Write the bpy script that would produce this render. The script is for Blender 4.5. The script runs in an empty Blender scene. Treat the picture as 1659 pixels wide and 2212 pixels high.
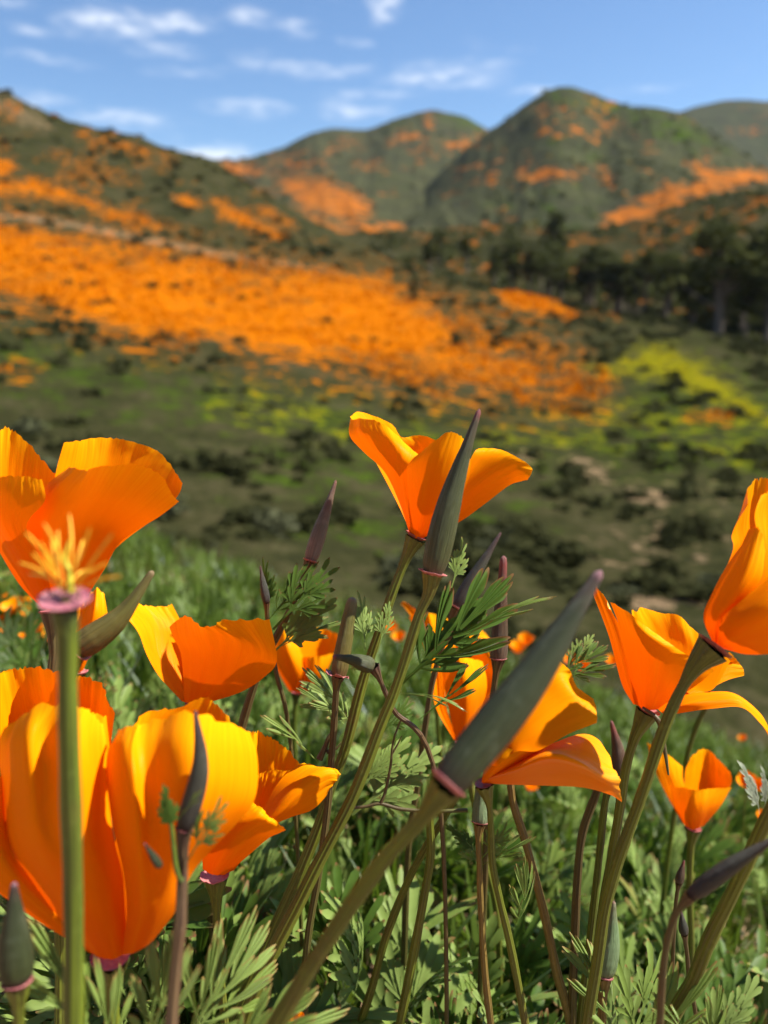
import bpy, math, random
import numpy as np

# ------------------------------------------------------------------ camera, world, sun, exposure
sc = bpy.context.scene
W, H, F = 1659.0, 2212.0, 1720.0          # picture frame the measurements were taken in
PITCH = math.radians(14.85)
cam_d = bpy.data.cameras.new('camera')
cam = bpy.data.objects.new('camera', cam_d)
sc.collection.objects.link(cam)
cam.rotation_euler = (math.radians(90) - PITCH, 0, 0)
cam_d.sensor_width = 36
cam_d.lens = 36 * F / H
cam_d.clip_start = 0.01
cam_d.clip_end = 20000
cam_d.dof.use_dof = True
cam_d.dof.focus_distance = 0.243
cam_d.dof.aperture_fstop = 10.5
sc.camera = cam

SUN_AZ, SUN_EL = math.radians(86), math.radians(50)   # azimuth clockwise from +Y (view direction)
to_sun = np.array([math.sin(SUN_AZ) * math.cos(SUN_EL), math.cos(SUN_AZ) * math.cos(SUN_EL), math.sin(SUN_EL)])
sl = bpy.data.lights.new('sun', 'SUN')
sl.energy = 5.0
sl.angle = math.radians(0.53)
sl.color = (1.0, 0.95, 0.86)
so = bpy.data.objects.new('sun', sl)
sc.collection.objects.link(so)
import mathutils
so.rotation_euler = mathutils.Vector(to_sun).to_track_quat('Z', 'Y').to_euler()

world = bpy.data.worlds.new('World')
sc.world = world
world.use_nodes = True
wn, wl = world.node_tree.nodes, world.node_tree.links
wn.clear()


def mk(nodes, t, **kw):
    n = nodes.new(t)
    for k, v in kw.items():
        setattr(n, k, v)
    return n


sky = mk(wn, 'ShaderNodeTexSky', sky_type='NISHITA', sun_disc=False)
sky.sun_elevation = SUN_EL
sky.sun_rotation = SUN_AZ
sky.air_density = 1.0
sky.dust_density = 0.3
sky.ozone_density = 3.0
sky.altitude = 500


def px_dir(x, y):
    cp, sp = math.cos(PITCH), math.sin(PITCH)
    a, b = (x - W / 2) / F, (H / 2 - y) / F
    v = np.array([a, cp + sp * b, -sp + cp * b])
    return v / np.linalg.norm(v)


def build_sky():
    tc = mk(wn, 'ShaderNodeTexCoord')
    nrm = mk(wn, 'ShaderNodeVectorMath', operation='NORMALIZE')
    wl.new(tc.outputs['Generated'], nrm.inputs[0])
    sep = mk(wn, 'ShaderNodeSeparateXYZ')
    wl.new(nrm.outputs[0], sep.inputs[0])
    # azimuth / elevation coordinates of the sky direction
    az = mk(wn, 'ShaderNodeMath', operation='ARCTAN2')
    wl.new(sep.outputs[0], az.inputs[0]); wl.new(sep.outputs[1], az.inputs[1])
    el = mk(wn, 'ShaderNodeMath', operation='ARCSINE')
    wl.new(sep.outputs[2], el.inputs[0])
    co = mk(wn, 'ShaderNodeCombineXYZ')
    wl.new(az.outputs[0], co.inputs[0]); wl.new(el.outputs[0], co.inputs[1])
    # a slight drift of the coordinates so cloud outlines are ragged
    wob = mk(wn, 'ShaderNodeTexNoise')
    wob.inputs['Scale'].default_value = 22; wob.inputs['Detail'].default_value = 5; wob.inputs['Roughness'].default_value = .62
    mpw = mk(wn, 'ShaderNodeMapping'); mpw.inputs['Scale'].default_value = (.55, 1.5, 1)
    wl.new(co.outputs[0], mpw.inputs[0]); wl.new(mpw.outputs[0], wob.inputs['Vector'])
    ws = mk(wn, 'ShaderNodeVectorMath', operation='SUBTRACT'); ws.inputs[1].default_value = (.5, .5, .5)
    wl.new(wob.outputs['Color'], ws.inputs[0])
    wsc = mk(wn, 'ShaderNodeVectorMath', operation='MULTIPLY'); wsc.inputs[1].default_value = (.08, .028, 0)
    wl.new(ws.outputs[0], wsc.inputs[0])
    cw = mk(wn, 'ShaderNodeVectorMath', operation='ADD')
    wl.new(co.outputs[0], cw.inputs[0]); wl.new(wsc.outputs[0], cw.inputs[1])
    clouds = [  # x, y, half width, half height, density
        (235, 50, 100, 30, 1.0), (370, 48, 90, 24, 1.0), (85, 65, 60, 15, .55), (545, 42, 60, 22, .75), (640, 62, 50, 22, .6),
        (830, 12, 42, 34, 1.1), (350, 105, 80, 18, .5), (110, 125, 80, 12, .4), (690, 152, 100, 18, .65), (960, 165, 120, 28, .75),
        (545, 138, 60, 20, .35), (770, 92, 30, 12, .35), (530, 236, 90, 18, .65), (260, 260, 140, 20, .6), (80, 210, 80, 16, .45),
        (770, 240, 90, 22, .6), (1150, 196, 80, 12, .5), (1060, 132, 70, 12, .35), (1400, 190, 90, 10, .25), (460, 338, 100, 26, .9),
        (400, 152, 90, 12, .3), (800, 205, 120, 16, .45), (10, 5, 50, 12, .4)]
    acc = None
    for (x, y, hw, hh, s) in clouds:
        d = px_dir(x, y)
        a0, e0 = math.atan2(d[0], d[1]), math.asin(d[2])
        sb = mk(wn, 'ShaderNodeVectorMath', operation='SUBTRACT'); sb.inputs[1].default_value = (a0, e0, 0)
        wl.new(cw.outputs[0], sb.inputs[0])
        ml = mk(wn, 'ShaderNodeVectorMath', operation='MULTIPLY'); ml.inputs[1].default_value = (F / hw * 1.0, F / hh * 1.05, 0)
        wl.new(sb.outputs[0], ml.inputs[0])
        ln = mk(wn, 'ShaderNodeVectorMath', operation='LENGTH'); wl.new(ml.outputs[0], ln.inputs[0])
        mr = mk(wn, 'ShaderNodeMapRange', interpolation_type='SMOOTHSTEP')
        mr.inputs['From Min'].default_value = 1.25; mr.inputs['From Max'].default_value = 0.0
        mr.inputs['To Min'].default_value = 0; mr.inputs['To Max'].default_value = s * .8
        wl.new(ln.outputs['Value'], mr.inputs['Value'])
        if acc is None:
            acc = mr.outputs[0]
        else:
            ad = mk(wn, 'ShaderNodeMath', operation='MAXIMUM')
            wl.new(acc, ad.inputs[0]); wl.new(mr.outputs[0], ad.inputs[1]); acc = ad.outputs[0]
    # the same kind of thin scattered cloud over the rest of the sky
    mp = mk(wn, 'ShaderNodeMapping'); mp.inputs['Scale'].default_value = (2.2, 7, 1)
    wl.new(cw.outputs[0], mp.inputs[0])
    ns = mk(wn, 'ShaderNodeTexNoise'); ns.inputs['Scale'].default_value = 3.0; ns.inputs['Detail'].default_value = 6
    wl.new(mp.outputs[0], ns.inputs['Vector'])
    mr = mk(wn, 'ShaderNodeMapRange', interpolation_type='SMOOTHSTEP')
    mr.inputs['From Min'].default_value = .60; mr.inputs['From Max'].default_value = .9
    mr.inputs['To Max'].default_value = .4
    wl.new(ns.outputs[0], mr.inputs['Value'])
    ad = mk(wn, 'ShaderNodeMath', operation='MAXIMUM')
    wl.new(acc, ad.inputs[0]); wl.new(mr.outputs[0], ad.inputs[1])
    fine = mk(wn, 'ShaderNodeTexNoise'); fine.inputs['Scale'].default_value = 60; fine.inputs['Detail'].default_value = 5
    wl.new(mpw.outputs[0], fine.inputs['Vector'])
    fm = mk(wn, 'ShaderNodeMapRange'); fm.inputs['From Min'].default_value = .36; fm.inputs['From Max'].default_value = .68
    fm.inputs['To Min'].default_value = .12; fm.inputs['To Max'].default_value = 1.0
    wl.new(fine.outputs[0], fm.inputs['Value'])
    mu = mk(wn, 'ShaderNodeMath', operation='MULTIPLY', use_clamp=True)
    wl.new(ad.outputs[0], mu.inputs[0]); wl.new(fm.outputs[0], mu.inputs[1])
    tint = mk(wn, 'ShaderNodeMixRGB', blend_type='MULTIPLY'); tint.inputs[0].default_value = 1.0
    tint.inputs[2].default_value = (.84, .98, 1.10, 1)
    wl.new(sky.outputs[0], tint.inputs[1])
    mix = mk(wn, 'ShaderNodeMixRGB')
    mix.inputs[2].default_value = (8.2, 8.5, 9.0, 1)
    wl.new(mu.outputs[0], mix.inputs[0]); wl.new(tint.outputs[0], mix.inputs[1])
    bg = mk(wn, 'ShaderNodeBackground'); bg.inputs[1].default_value = 0.066
    out = mk(wn, 'ShaderNodeOutputWorld')
    wl.new(mix.outputs[0], bg.inputs[0]); wl.new(bg.outputs[0], out.inputs[0])


build_sky()
vs = sc.view_settings
vs.view_transform = 'Standard'
vs.look = 'None'
vs.gamma = 1.0
vs.exposure = 1.18
vs.use_curve_mapping = False
sc.render.engine = 'CYCLES'
sc.cycles.use_denoising = True
sc.cycles.max_bounces = 6
sc.cycles.use_adaptive_sampling = True
sc.cycles.adaptive_threshold = 0.02
sc.cycles.caustics_reflective = False
sc.cycles.caustics_refractive = False
world.cycles.sampling_method = 'MANUAL'
world.cycles.sample_map_resolution = 512
sc.cycles.transparent_max_bounces = 8

# ------------------------------------------------------------------ helpers
C = sc.collection
rng = np.random.default_rng(7)
random.seed(7)
FWD = np.array([0, math.cos(PITCH), -math.sin(PITCH)])
UP = np.array([0, math.sin(PITCH), math.cos(PITCH)])
RIGHT = np.array([1.0, 0, 0])


def P(x, y, d):
    """point seen at (x, y) of the measured frame, d metres ahead of the camera"""
    x, y, d = np.asarray(x, float), np.asarray(y, float), np.asarray(d, float)
    return d[..., None] * (FWD + RIGHT * ((x - W / 2) / F)[..., None] + UP * ((H / 2 - y) / F)[..., None])


def project(p):
    d = p @ FWD
    return W / 2 + F * (p @ RIGHT) / d, H / 2 - F * (p @ UP) / d, d


def mesh(name, v, f, mat, attrs=None, smooth=True):
    me = bpy.data.meshes.new(name)
    v = np.asarray(v, np.float32)
    f = np.asarray(f, np.int32)
    n, k = f.shape
    me.vertices.add(len(v)); me.vertices.foreach_set('co', v.ravel())
    me.loops.add(n * k); me.loops.foreach_set('vertex_index', f.ravel())
    me.polygons.add(n)
    me.polygons.foreach_set('loop_start', np.arange(0, n * k, k, dtype=np.int32))
    me.polygons.foreach_set('loop_total', np.full(n, k, np.int32))
    if smooth:
        me.polygons.foreach_set('use_smooth', np.ones(n, bool))
    for a, val in (attrs or {}).items():
        val = np.asarray(val, np.float32)
        at = me.attributes.new(a, 'FLOAT', 'POINT')
        at.data.foreach_set('value', val)
    me.update(calc_edges=True)
    me.validate()
    me.materials.append(mat)
    return me


def obj(name, me, parent=None, label=None, cat=None, group=None, kind=None):
    o = bpy.data.objects.new(name, me)
    C.objects.link(o)
    if parent is not None:
        o.parent = parent
        o.matrix_parent_inverse = parent.matrix_basis.inverted() if False else mathutils.Matrix.Translation(-parent.location)
    for k, val in (('label', label), ('category', cat), ('group', group), ('kind', kind)):
        if val:
            o[k] = val
    return o


def thing(name, label, cat, loc, group=None):
    e = obj(name, None, None, label, cat, group)
    e.empty_display_size = .01
    e.location = loc
    return e


def cat_rom(pts, n):
    """Catmull-Rom through pts (k,dim) at n even parameters"""
    pts = np.asarray(pts, float)
    k = len(pts)
    if k == 1:
        return np.repeat(pts, n, 0)
    ext = np.vstack([2 * pts[0] - pts[1], pts, 2 * pts[-1] - pts[-2]])
    t = np.linspace(0, k - 1, n)
    i = np.minimum(t.astype(int), k - 2)
    u = (t - i)[:, None]
    p0, p1, p2, p3 = ext[i], ext[i + 1], ext[i + 2], ext[i + 3]
    return .5 * (2 * p1 + (p2 - p0) * u + (2 * p0 - 5 * p1 + 4 * p2 - p3) * u * u + (3 * p1 - p0 - 3 * p2 + p3) * u ** 3)


def grid_faces(nr, nc, wrap=False):
    r = np.arange(nr - 1)[:, None]
    c = np.arange(nc if wrap else nc - 1)[None, :]
    c2 = (c + 1) % nc
    a = r * nc + c
    return np.stack([a, r * nc + c2, (r + 1) * nc + c2, (r + 1) * nc + c], -1).reshape(-1, 4)


def hash2(ix, iy, seed):
    h = (ix.astype(np.int64) * 374761393 + iy.astype(np.int64) * 668265263 + seed * 1442695041) & 0x7fffffff
    h = ((h ^ (h >> 13)) * 1274126177) & 0x7fffffff
    return ((h ^ (h >> 16)) & 0xffff) / 65535.0


def vnoise(x, y, seed=0):
    ix, iy = np.floor(x), np.floor(y)
    fx, fy = x - ix, y - iy
    fx, fy = fx * fx * (3 - 2 * fx), fy * fy * (3 - 2 * fy)
    a, b = hash2(ix, iy, seed), hash2(ix + 1, iy, seed)
    c, d = hash2(ix, iy + 1, seed), hash2(ix + 1, iy + 1, seed)
    return (a + (b - a) * fx) * (1 - fy) + (c + (d - c) * fx) * fy


def fbm(x, y, seed=0, octv=5, rough=.5):
    s, a, t = 0, 1.0, 0
    for o in range(octv):
        s = s + a * vnoise(x * 2 ** o, y * 2 ** o, seed + o * 17); t += a; a *= rough
    return s / t


# ------------------------------------------------------------------ materials
def new_mat(name):
    m = bpy.data.materials.new(name)
    m.use_nodes = True
    n, l = m.node_tree.nodes, m.node_tree.links
    n.clear()
    out = n.new('ShaderNodeOutputMaterial')
    return m, n, l, out


def ramp(n, l, src, stops, interp='LINEAR'):
    r = n.new('ShaderNodeValToRGB')
    r.color_ramp.interpolation = interp
    e = r.color_ramp.elements
    while len(e) > 1:
        e.remove(e[-1])
    e[0].position, e[0].color = stops[0][0], (*stops[0][1], 1)
    for p, c in stops[1:]:
        k = e.new(p); k.color = (*c, 1)
    l.new(src, r.inputs[0])
    return r.outputs[0]


def attr(n, name):
    a = n.new('ShaderNodeAttribute'); a.attribute_name = name
    return a.outputs['Fac']


def noise(n, l, vec, scale, detail=4, rough=.55):
    t = n.new('ShaderNodeTexNoise')
    t.inputs['Scale'].default_value = scale; t.inputs['Detail'].default_value = detail; t.inputs['Roughness'].default_value = rough
    if vec is not None:
        l.new(vec, t.inputs['Vector'])
    return t.outputs['Fac']


def mixc(n, l, fac, a, b, mode='MIX'):
    m = n.new('ShaderNodeMixRGB'); m.blend_type = mode
    for i, v in ((0, fac), (1, a), (2, b)):
        if isinstance(v, (int, float)):
            m.inputs[i].default_value = v
        elif isinstance(v, tuple):
            m.inputs[i].default_value = (*v, 1)
        else:
            l.new(v, m.inputs[i])
    return m.outputs[0]


def mrange(n, l, v, a, b, c=0.0, d=1.0, smooth=True):
    m = n.new('ShaderNodeMapRange')
    m.interpolation_type = 'SMOOTHSTEP' if smooth else 'LINEAR'
    m.inputs['From Min'].default_value, m.inputs['From Max'].default_value = a, b
    m.inputs['To Min'].default_value, m.inputs['To Max'].default_value = c, d
    l.new(v, m.inputs['Value'])
    return m.outputs[0]


def math_n(n, l, op, a, b):
    m = n.new('ShaderNodeMath'); m.operation = op
    for i, v in ((0, a), (1, b)):
        if isinstance(v, (int, float)):
            m.inputs[i].default_value = v
        else:
            l.new(v, m.inputs[i])
    return m.outputs[0]


def leafy(n, l, out, col, tcol, trans, gloss, rough, bump=None, bstr=.2, bdist=.001):
    """thin plant tissue: reflects, lets light through, faint sheen"""
    d = n.new('ShaderNodeBsdfDiffuse'); t = n.new('ShaderNodeBsdfTranslucent'); g = n.new('ShaderNodeBsdfGlossy')
    l.new(col, d.inputs[0]); l.new(tcol, t.inputs[0]); g.inputs['Roughness'].default_value = rough
    g.inputs['Color'].default_value = (1, 1, 1, 1)
    if bump is not None:
        b = n.new('ShaderNodeBump'); b.inputs['Strength'].default_value = bstr; b.inputs['Distance'].default_value = bdist
        l.new(bump, b.inputs['Height'])
        for s in (d, g):
            l.new(b.outputs[0], s.inputs['Normal'])
    m = n.new('ShaderNodeMixShader'); m.inputs[0].default_value = trans
    l.new(d.outputs[0], m.inputs[1]); l.new(t.outputs[0], m.inputs[2])
    fr = n.new('ShaderNodeFresnel'); fr.inputs[0].default_value = 1.4
    fm = math_n(n, l, 'MULTIPLY', fr.outputs[0], gloss)
    m2 = n.new('ShaderNodeMixShader')
    l.new(fm, m2.inputs[0]); l.new(m.outputs[0], m2.inputs[1]); l.new(g.outputs[0], m2.inputs[2])
    l.new(m2.outputs[0], out.inputs[0])


def petal_material():
    m, n, l, out = new_mat('poppy_petal')
    u, v = attr(n, 'pu'), attr(n, 'pv')
    oi = n.new('ShaderNodeObjectInfo')
    cx = n.new('ShaderNodeCombineXYZ')
    l.new(math_n(n, l, 'MULTIPLY', u, 60.0), cx.inputs[0]); l.new(math_n(n, l, 'MULTIPLY', v, 1.6), cx.inputs[1])
    l.new(math_n(n, l, 'MULTIPLY', oi.outputs['Random'], 40.0), cx.inputs[2])
    vein = noise(n, l, cx.outputs[0], 1.0, 5, .6)
    cb = n.new('ShaderNodeCombineXYZ')
    l.new(math_n(n, l, 'MULTIPLY', u, 3.0), cb.inputs[0]); l.new(math_n(n, l, 'MULTIPLY', v, 2.5), cb.inputs[1])
    l.new(math_n(n, l, 'MULTIPLY', oi.outputs['Random'], 70.0), cb.inputs[2])
    big = noise(n, l, cb.outputs[0], 1.0, 3)
    base = ramp(n, l, v, [(0, (.80, .13, .001)), (.25, (.90, .20, .001)), (.65, (.95, .29, .001)), (.85, (.95, .35, .002)), (1, (.95, .42, .003))])
    col = mixc(n, l, mrange(n, l, vein, .35, .7, 0, .55), base, (.86, .22, .001))
    col = mixc(n, l, mrange(n, l, big, .4, .75, 0, .28), col, (.97, .37, .002))
    tb = ramp(n, l, v, [(0, (.60, .042, .0005)), (.4, (.74, .085, .0005)), (1, (.84, .14, .001))])
    tcol = mixc(n, l, mrange(n, l, vein, .35, .7, 0, .5), tb, (.78, .08, .001))
    leafy(n, l, out, col, tcol, .30, .06, .3, vein, .3, .0004)
    return m


def leaf_material(name, green, green2, tip, trans=.24, tcol=(.22, .36, .03)):
    green, green2, tcol = [tuple(c * .84 for c in q) for q in (green, green2, tcol)]
    m, n, l, out = new_mat(name)
    oi = n.new('ShaderNodeObjectInfo')
    geo = n.new('ShaderNodeNewGeometry')
    nz = noise(n, l, geo.outputs['Position'], 160, 4)
    isl = geo.outputs['Random Per Island']
    col = mixc(n, l, oi.outputs['Random'], green, green2)
    col = mixc(n, l, mrange(n, l, isl, 0, 1, 0, .7), col, tuple(c * .62 for c in green))
    col = mixc(n, l, mrange(n, l, nz, .45, .72, 0, .3), col, tuple(min(1, c * 1.4) for c in green))
    col = mixc(n, l, mrange(n, l, oi.outputs['Random'], .93, .99, 0, .5 if name == 'poppy_leaf' else 0.0), col, (.24, .19, .05))
    tp = mrange(n, l, attr(n, 'tip'), .90, 1.0, 0, .55)
    col = mixc(n, l, tp, col, tip)
    tc = mixc(n, l, tp, tcol, tip)
    leafy(n, l, out, col, tc, trans, .22, .45, nz, .25, .0006)
    return m


def stem_material(name, c0, c1, c2):
    c0, c1, c2 = [tuple(c * .72 for c in q) for q in (c0, c1, c2)]
    m, n, l, out = new_mat(name)
    t = attr(n, 'pv')
    u = attr(n, 'pu')
    cx = n.new('ShaderNodeCombineXYZ')
    l.new(math_n(n, l, 'MULTIPLY', u, 14.0), cx.inputs[0]); l.new(math_n(n, l, 'MULTIPLY', t, 5.0), cx.inputs[1])
    oi = n.new('ShaderNodeObjectInfo')
    l.new(math_n(n, l, 'MULTIPLY', oi.outputs['Random'], 50.0), cx.inputs[2])
    st = noise(n, l, cx.outputs[0], 1.0, 4)
    col = ramp(n, l, t, [(0, c0), (.12, c1), (.6, c1), (1, c2)])
    col = mixc(n, l, mrange(n, l, st, .38, .62, 0, .75), col, tuple(c * .45 for c in c0))
    geo = n.new('ShaderNodeNewGeometry')
    sp = noise(n, l, geo.outputs['Position'], 420, 3)
    col = mixc(n, l, mrange(n, l, sp, .55, .75, 0, .25), col, tuple(min(1, c * 1.5 + .03) for c in c1))
    fl = noise(n, l, geo.outputs['Position'], 75, 3)
    col = mixc(n, l, mrange(n, l, fl, .5, .74, 0, .35), col, (.115, .055, .022))
    b = n.new('ShaderNodeBsdfPrincipled')
    l.new(col, b.inputs['Base Color'])
    b.inputs['Roughness'].default_value = .48
    b.inputs['Specular IOR Level'].default_value = .4
    bp = n.new('ShaderNodeBump'); bp.inputs['Strength'].default_value = .3; bp.inputs['Distance'].default_value = .0005
    l.new(st, bp.inputs['Height']); l.new(bp.outputs[0], b.inputs['Normal'])
    l.new(b.outputs[0], out.inputs[0])
    return m


def bud_material(name, stops, rough=.5):
    stops = [(p, tuple(c * .8 for c in q)) for p, q in stops]
    m, n, l, out = new_mat(name)
    t, u = attr(n, 'pv'), attr(n, 'pu')
    cx = n.new('ShaderNodeCombineXYZ')
    l.new(math_n(n, l, 'MULTIPLY', u, 40.0), cx.inputs[0]); l.new(math_n(n, l, 'MULTIPLY', t, 2.2), cx.inputs[1])
    st = noise(n, l, cx.outputs[0], 1.0, 5, .6)
    col = ramp(n, l, t, stops)
    col = mixc(n, l, mrange(n, l, st, .36, .62, 0, .7), col, tuple(c * .42 for c in stops[1][1]))
    geo = n.new('ShaderNodeNewGeometry')
    bl = noise(n, l, geo.outputs['Position'], 230, 4)
    col = mixc(n, l, mrange(n, l, bl, .52, .75, 0, .35), col, tuple(min(1, c * 1.3 + .05) for c in stops[1][1]))
    b = n.new('ShaderNodeBsdfPrincipled')
    l.new(col, b.inputs['Base Color'])
    b.inputs['Roughness'].default_value = rough
    b.inputs['Specular IOR Level'].default_value = .4
    bp = n.new('ShaderNodeBump'); bp.inputs['Strength'].default_value = .7; bp.inputs['Distance'].default_value = .0007
    l.new(st, bp.inputs['Height']); l.new(bp.outputs[0], b.inputs['Normal'])
    l.new(b.outputs[0], out.inputs[0])
    return m


def plain_material(name, c0, c1, scale, rough=.8):
    m, n, l, out = new_mat(name)
    geo = n.new('ShaderNodeNewGeometry')
    nz = noise(n, l, geo.outputs['Position'], scale, 6, .6)
    col = mixc(n, l, mrange(n, l, nz, .35, .68), c0, c1)
    b = n.new('ShaderNodeBsdfPrincipled')
    l.new(col, b.inputs['Base Color']); b.inputs['Roughness'].default_value = rough
    bp = n.new('ShaderNodeBump'); bp.inputs['Strength'].default_value = .5; bp.inputs['Distance'].default_value = .3 / scale
    l.new(nz, bp.inputs['Height']); l.new(bp.outputs[0], b.inputs['Normal'])
    l.new(b.outputs[0], out.inputs[0])
    return m


def foliage_material(name, c0, c1, trans=.25):
    m, n, l, out = new_mat(name)
    geo = n.new('ShaderNodeNewGeometry')
    oi = n.new('ShaderNodeObjectInfo')
    r = math_n(n, l, 'ADD', math_n(n, l, 'MULTIPLY', geo.outputs['Random Per Island'], .6), math_n(n, l, 'MULTIPLY', oi.outputs['Random'], .4))
    col = mixc(n, l, r, c0, c1)
    leafy(n, l, out, col, col, trans, .0, .6)
    return m


def hill_material(name, stops, scale, orange=(.5, .13, .004), haze=None):
    m, n, l, out = new_mat(name)
    geo = n.new('ShaderNodeNewGeometry')
    pos = geo.outputs['Position']
    n1, n2, n3 = noise(n, l, pos, scale, 6, .6), noise(n, l, pos, scale * 7, 5, .65), noise(n, l, pos, scale * 2.6, 6, .65)
    mixn = math_n(n, l, 'ADD', math_n(n, l, 'MULTIPLY', n1, .5), math_n(n, l, 'MULTIPLY', n2, .5))
    col = ramp(n, l, mixn, stops)
    br = math_n(n, l, 'ADD', math_n(n, l, 'MULTIPLY', math_n(n, l, 'SUBTRACT', n3, .5), 2.6),
                math_n(n, l, 'MULTIPLY', math_n(n, l, 'SUBTRACT', n2, .5), 1.7))
    for an, colr, col2 in (('green', (.050, .080, .008), (.024, .040, .006)), ('yellow', (.20, .165, .004), (.085, .098, .006)),
                           ('soil', (.24, .16, .09), (.15, .105, .06)), ('orange', orange, tuple(c * .72 for c in orange))):
        a = math_n(n, l, 'ADD', attr(n, an), br)
        fac = mrange(n, l, a, .38, .68)
        fac = math_n(n, l, 'MULTIPLY', fac, mrange(n, l, attr(n, an), .02, .2))
        c = mixc(n, l, mrange(n, l, n2, .4, .65), colr, col2)
        col = mixc(n, l, fac, col, c)
    b = n.new('ShaderNodeBsdfDiffuse')
    l.new(col, b.inputs[0])
    bp = n.new('ShaderNodeBump'); bp.inputs['Strength'].default_value = .7; bp.inputs['Distance'].default_value = .25 / scale
    l.new(mixn, bp.inputs['Height']); l.new(bp.outputs[0], b.inputs['Normal'])
    l.new(b.outputs[0], out.inputs[0])
    return m


M = {}
M['petal'] = petal_material()
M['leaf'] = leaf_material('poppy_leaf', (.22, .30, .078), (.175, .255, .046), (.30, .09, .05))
M['leaf_shaded'] = leaf_material('poppy_leaf_shaded', (.085, .145, .025), (.06, .12, .016), (.26, .06, .05))  # darker copy of the leaf green, with shade painted into its colour
M['leaf_grey'] = leaf_material('dry_leaf', (.26, .29, .20), (.23, .26, .17), (.30, .25, .2), .1, (.2, .2, .12))
M['leaf_cover'] = leaf_material('ground_cover_leaf', (.11, .165, .028), (.09, .145, .02), (.13, .20, .05), .25, (.17, .28, .02))
M['stem'] = stem_material('stem_green', (.16, .17, .025), (.18, .215, .016), (.19, .23, .02))
M['stem_light'] = stem_material('stem_light', (.07, .10, .02), (.15, .20, .014), (.16, .23, .014))
M['stem_ochre'] = stem_material('stem_ochre', (.24, .15, .04), (.29, .20, .045), (.24, .22, .035))
M['stem_brown'] = stem_material('stem_brown', (.12, .065, .03), (.135, .105, .03), (.13, .15, .022))
M['stem_purple'] = stem_material('stem_purple', (.10, .045, .04), (.165, .10, .045), (.19, .15, .04))
M['bud_green'] = bud_material('bud_green', [(0, (.13, .10, .05)), (.12, (.085, .098, .03)), (.7, (.075, .09, .028)), (.92, (.12, .075, .04)), (.975, (.42, .09, .11)), (1, (.45, .12, .14))])
M['bud_dark'] = bud_material('bud_dark', [(0, (.06, .045, .03)), (.12, (.048, .062, .018)), (.8, (.042, .052, .018)), (.95, (.10, .05, .045)), (.98, (.42, .18, .22)), (1, (.55, .26, .30))])
M['bud_purple'] = bud_material('bud_purple', [(0, (.06, .028, .03)), (.1, (.06, .052, .042)), (.6, (.075, .08, .05)), (.85, (.11, .065, .055)), (1, (.2, .06, .07))])
M['bud_brown'] = bud_material('bud_brown', [(0, (.2, .13, .09)), (.2, (.09, .06, .03)), (.7, (.14, .06, .03)), (.9, (.36, .07, .06)), (1, (.40, .12, .12))])
M['bud_ochre'] = bud_material('bud_ochre', [(0, (.16, .10, .03)), (.2, (.18, .14, .028)), (.7, (.17, .165, .03)), (.93, (.28, .24, .07)), (1, (.42, .28, .16))])
M['bud_pale'] = bud_material('bud_pale', [(0, (.24, .26, .14)), (.15, (.20, .28, .13)), (.7, (.20, .30, .13)), (.92, (.24, .2, .1)), (1, (.45, .18, .16))])
M['bud_pinkish'] = bud_material('bud_pinkish', [(0, (.34, .22, .16)), (.15, (.26, .20, .13)), (.5, (.13, .14, .07)), (.9, (.2, .09, .06)), (1, (.36, .08, .08))])
M['collar_pink'] = plain_material('collar_pink', (.36, .10, .11), (.46, .18, .16), 900, .5)
M['collar_dark'] = plain_material('collar_dark', (.20, .045, .05), (.28, .08, .07), 900, .5)
M['collar_magenta'] = plain_material('collar_magenta', (.30, .08, .12), (.42, .17, .17), 700, .5)
M['stamen'] = plain_material('stamen', (.72, .33, .006), (.80, .46, .012), 900, .6)
M['pistil'] = plain_material('pistil', (.45, .42, .02), (.58, .52, .03), 900, .6)
M['anther_base'] = plain_material('anther_base', (.05, .035, .02), (.10, .06, .03), 900, .7)
M['soil'] = plain_material('soil', (.19, .115, .06), (.28, .18, .10), 55, .95)
M['clod'] = plain_material('clod', (.20, .12, .065), (.30, .20, .115), 120, .95)
M['shrub'] = foliage_material('shrub_leaf', (.027, .030, .012), (.058, .060, .024))
M['shrub_grey'] = foliage_material('shrub_grey_leaf', (.055, .06, .03), (.09, .095, .05))
M['tree'] = foliage_material('tree_leaf', (.036, .043, .014), (.085, .09, .028))
M['bark'] = plain_material('bark', (.10, .075, .05), (.17, .13, .09), 3, .9)
M['field_flower'] = foliage_material('field_poppy', (.46, .115, .0008), (.60, .18, .001), .25)
M['field_yellow'] = foliage_material('field_yellow', (.24, .19, .003), (.32, .25, .005), .25)

# ------------------------------------------------------------------ terrain
def ground_z(x, y):
    x, y = np.asarray(x, float), np.asarray(y, float)
    xs = np.clip(x, -9, 12)
    yp, yn = np.maximum(y, 0), np.minimum(y, 0)
    z = -.25 - .27 * yp - .03 * np.minimum(yp, 16) ** 2 - np.maximum(yp - 16, 0) * .5 - .18 * np.maximum(yn, -40) - .38 * xs
    z = np.maximum(z, -45 - 0 * x)
    return z


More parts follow.
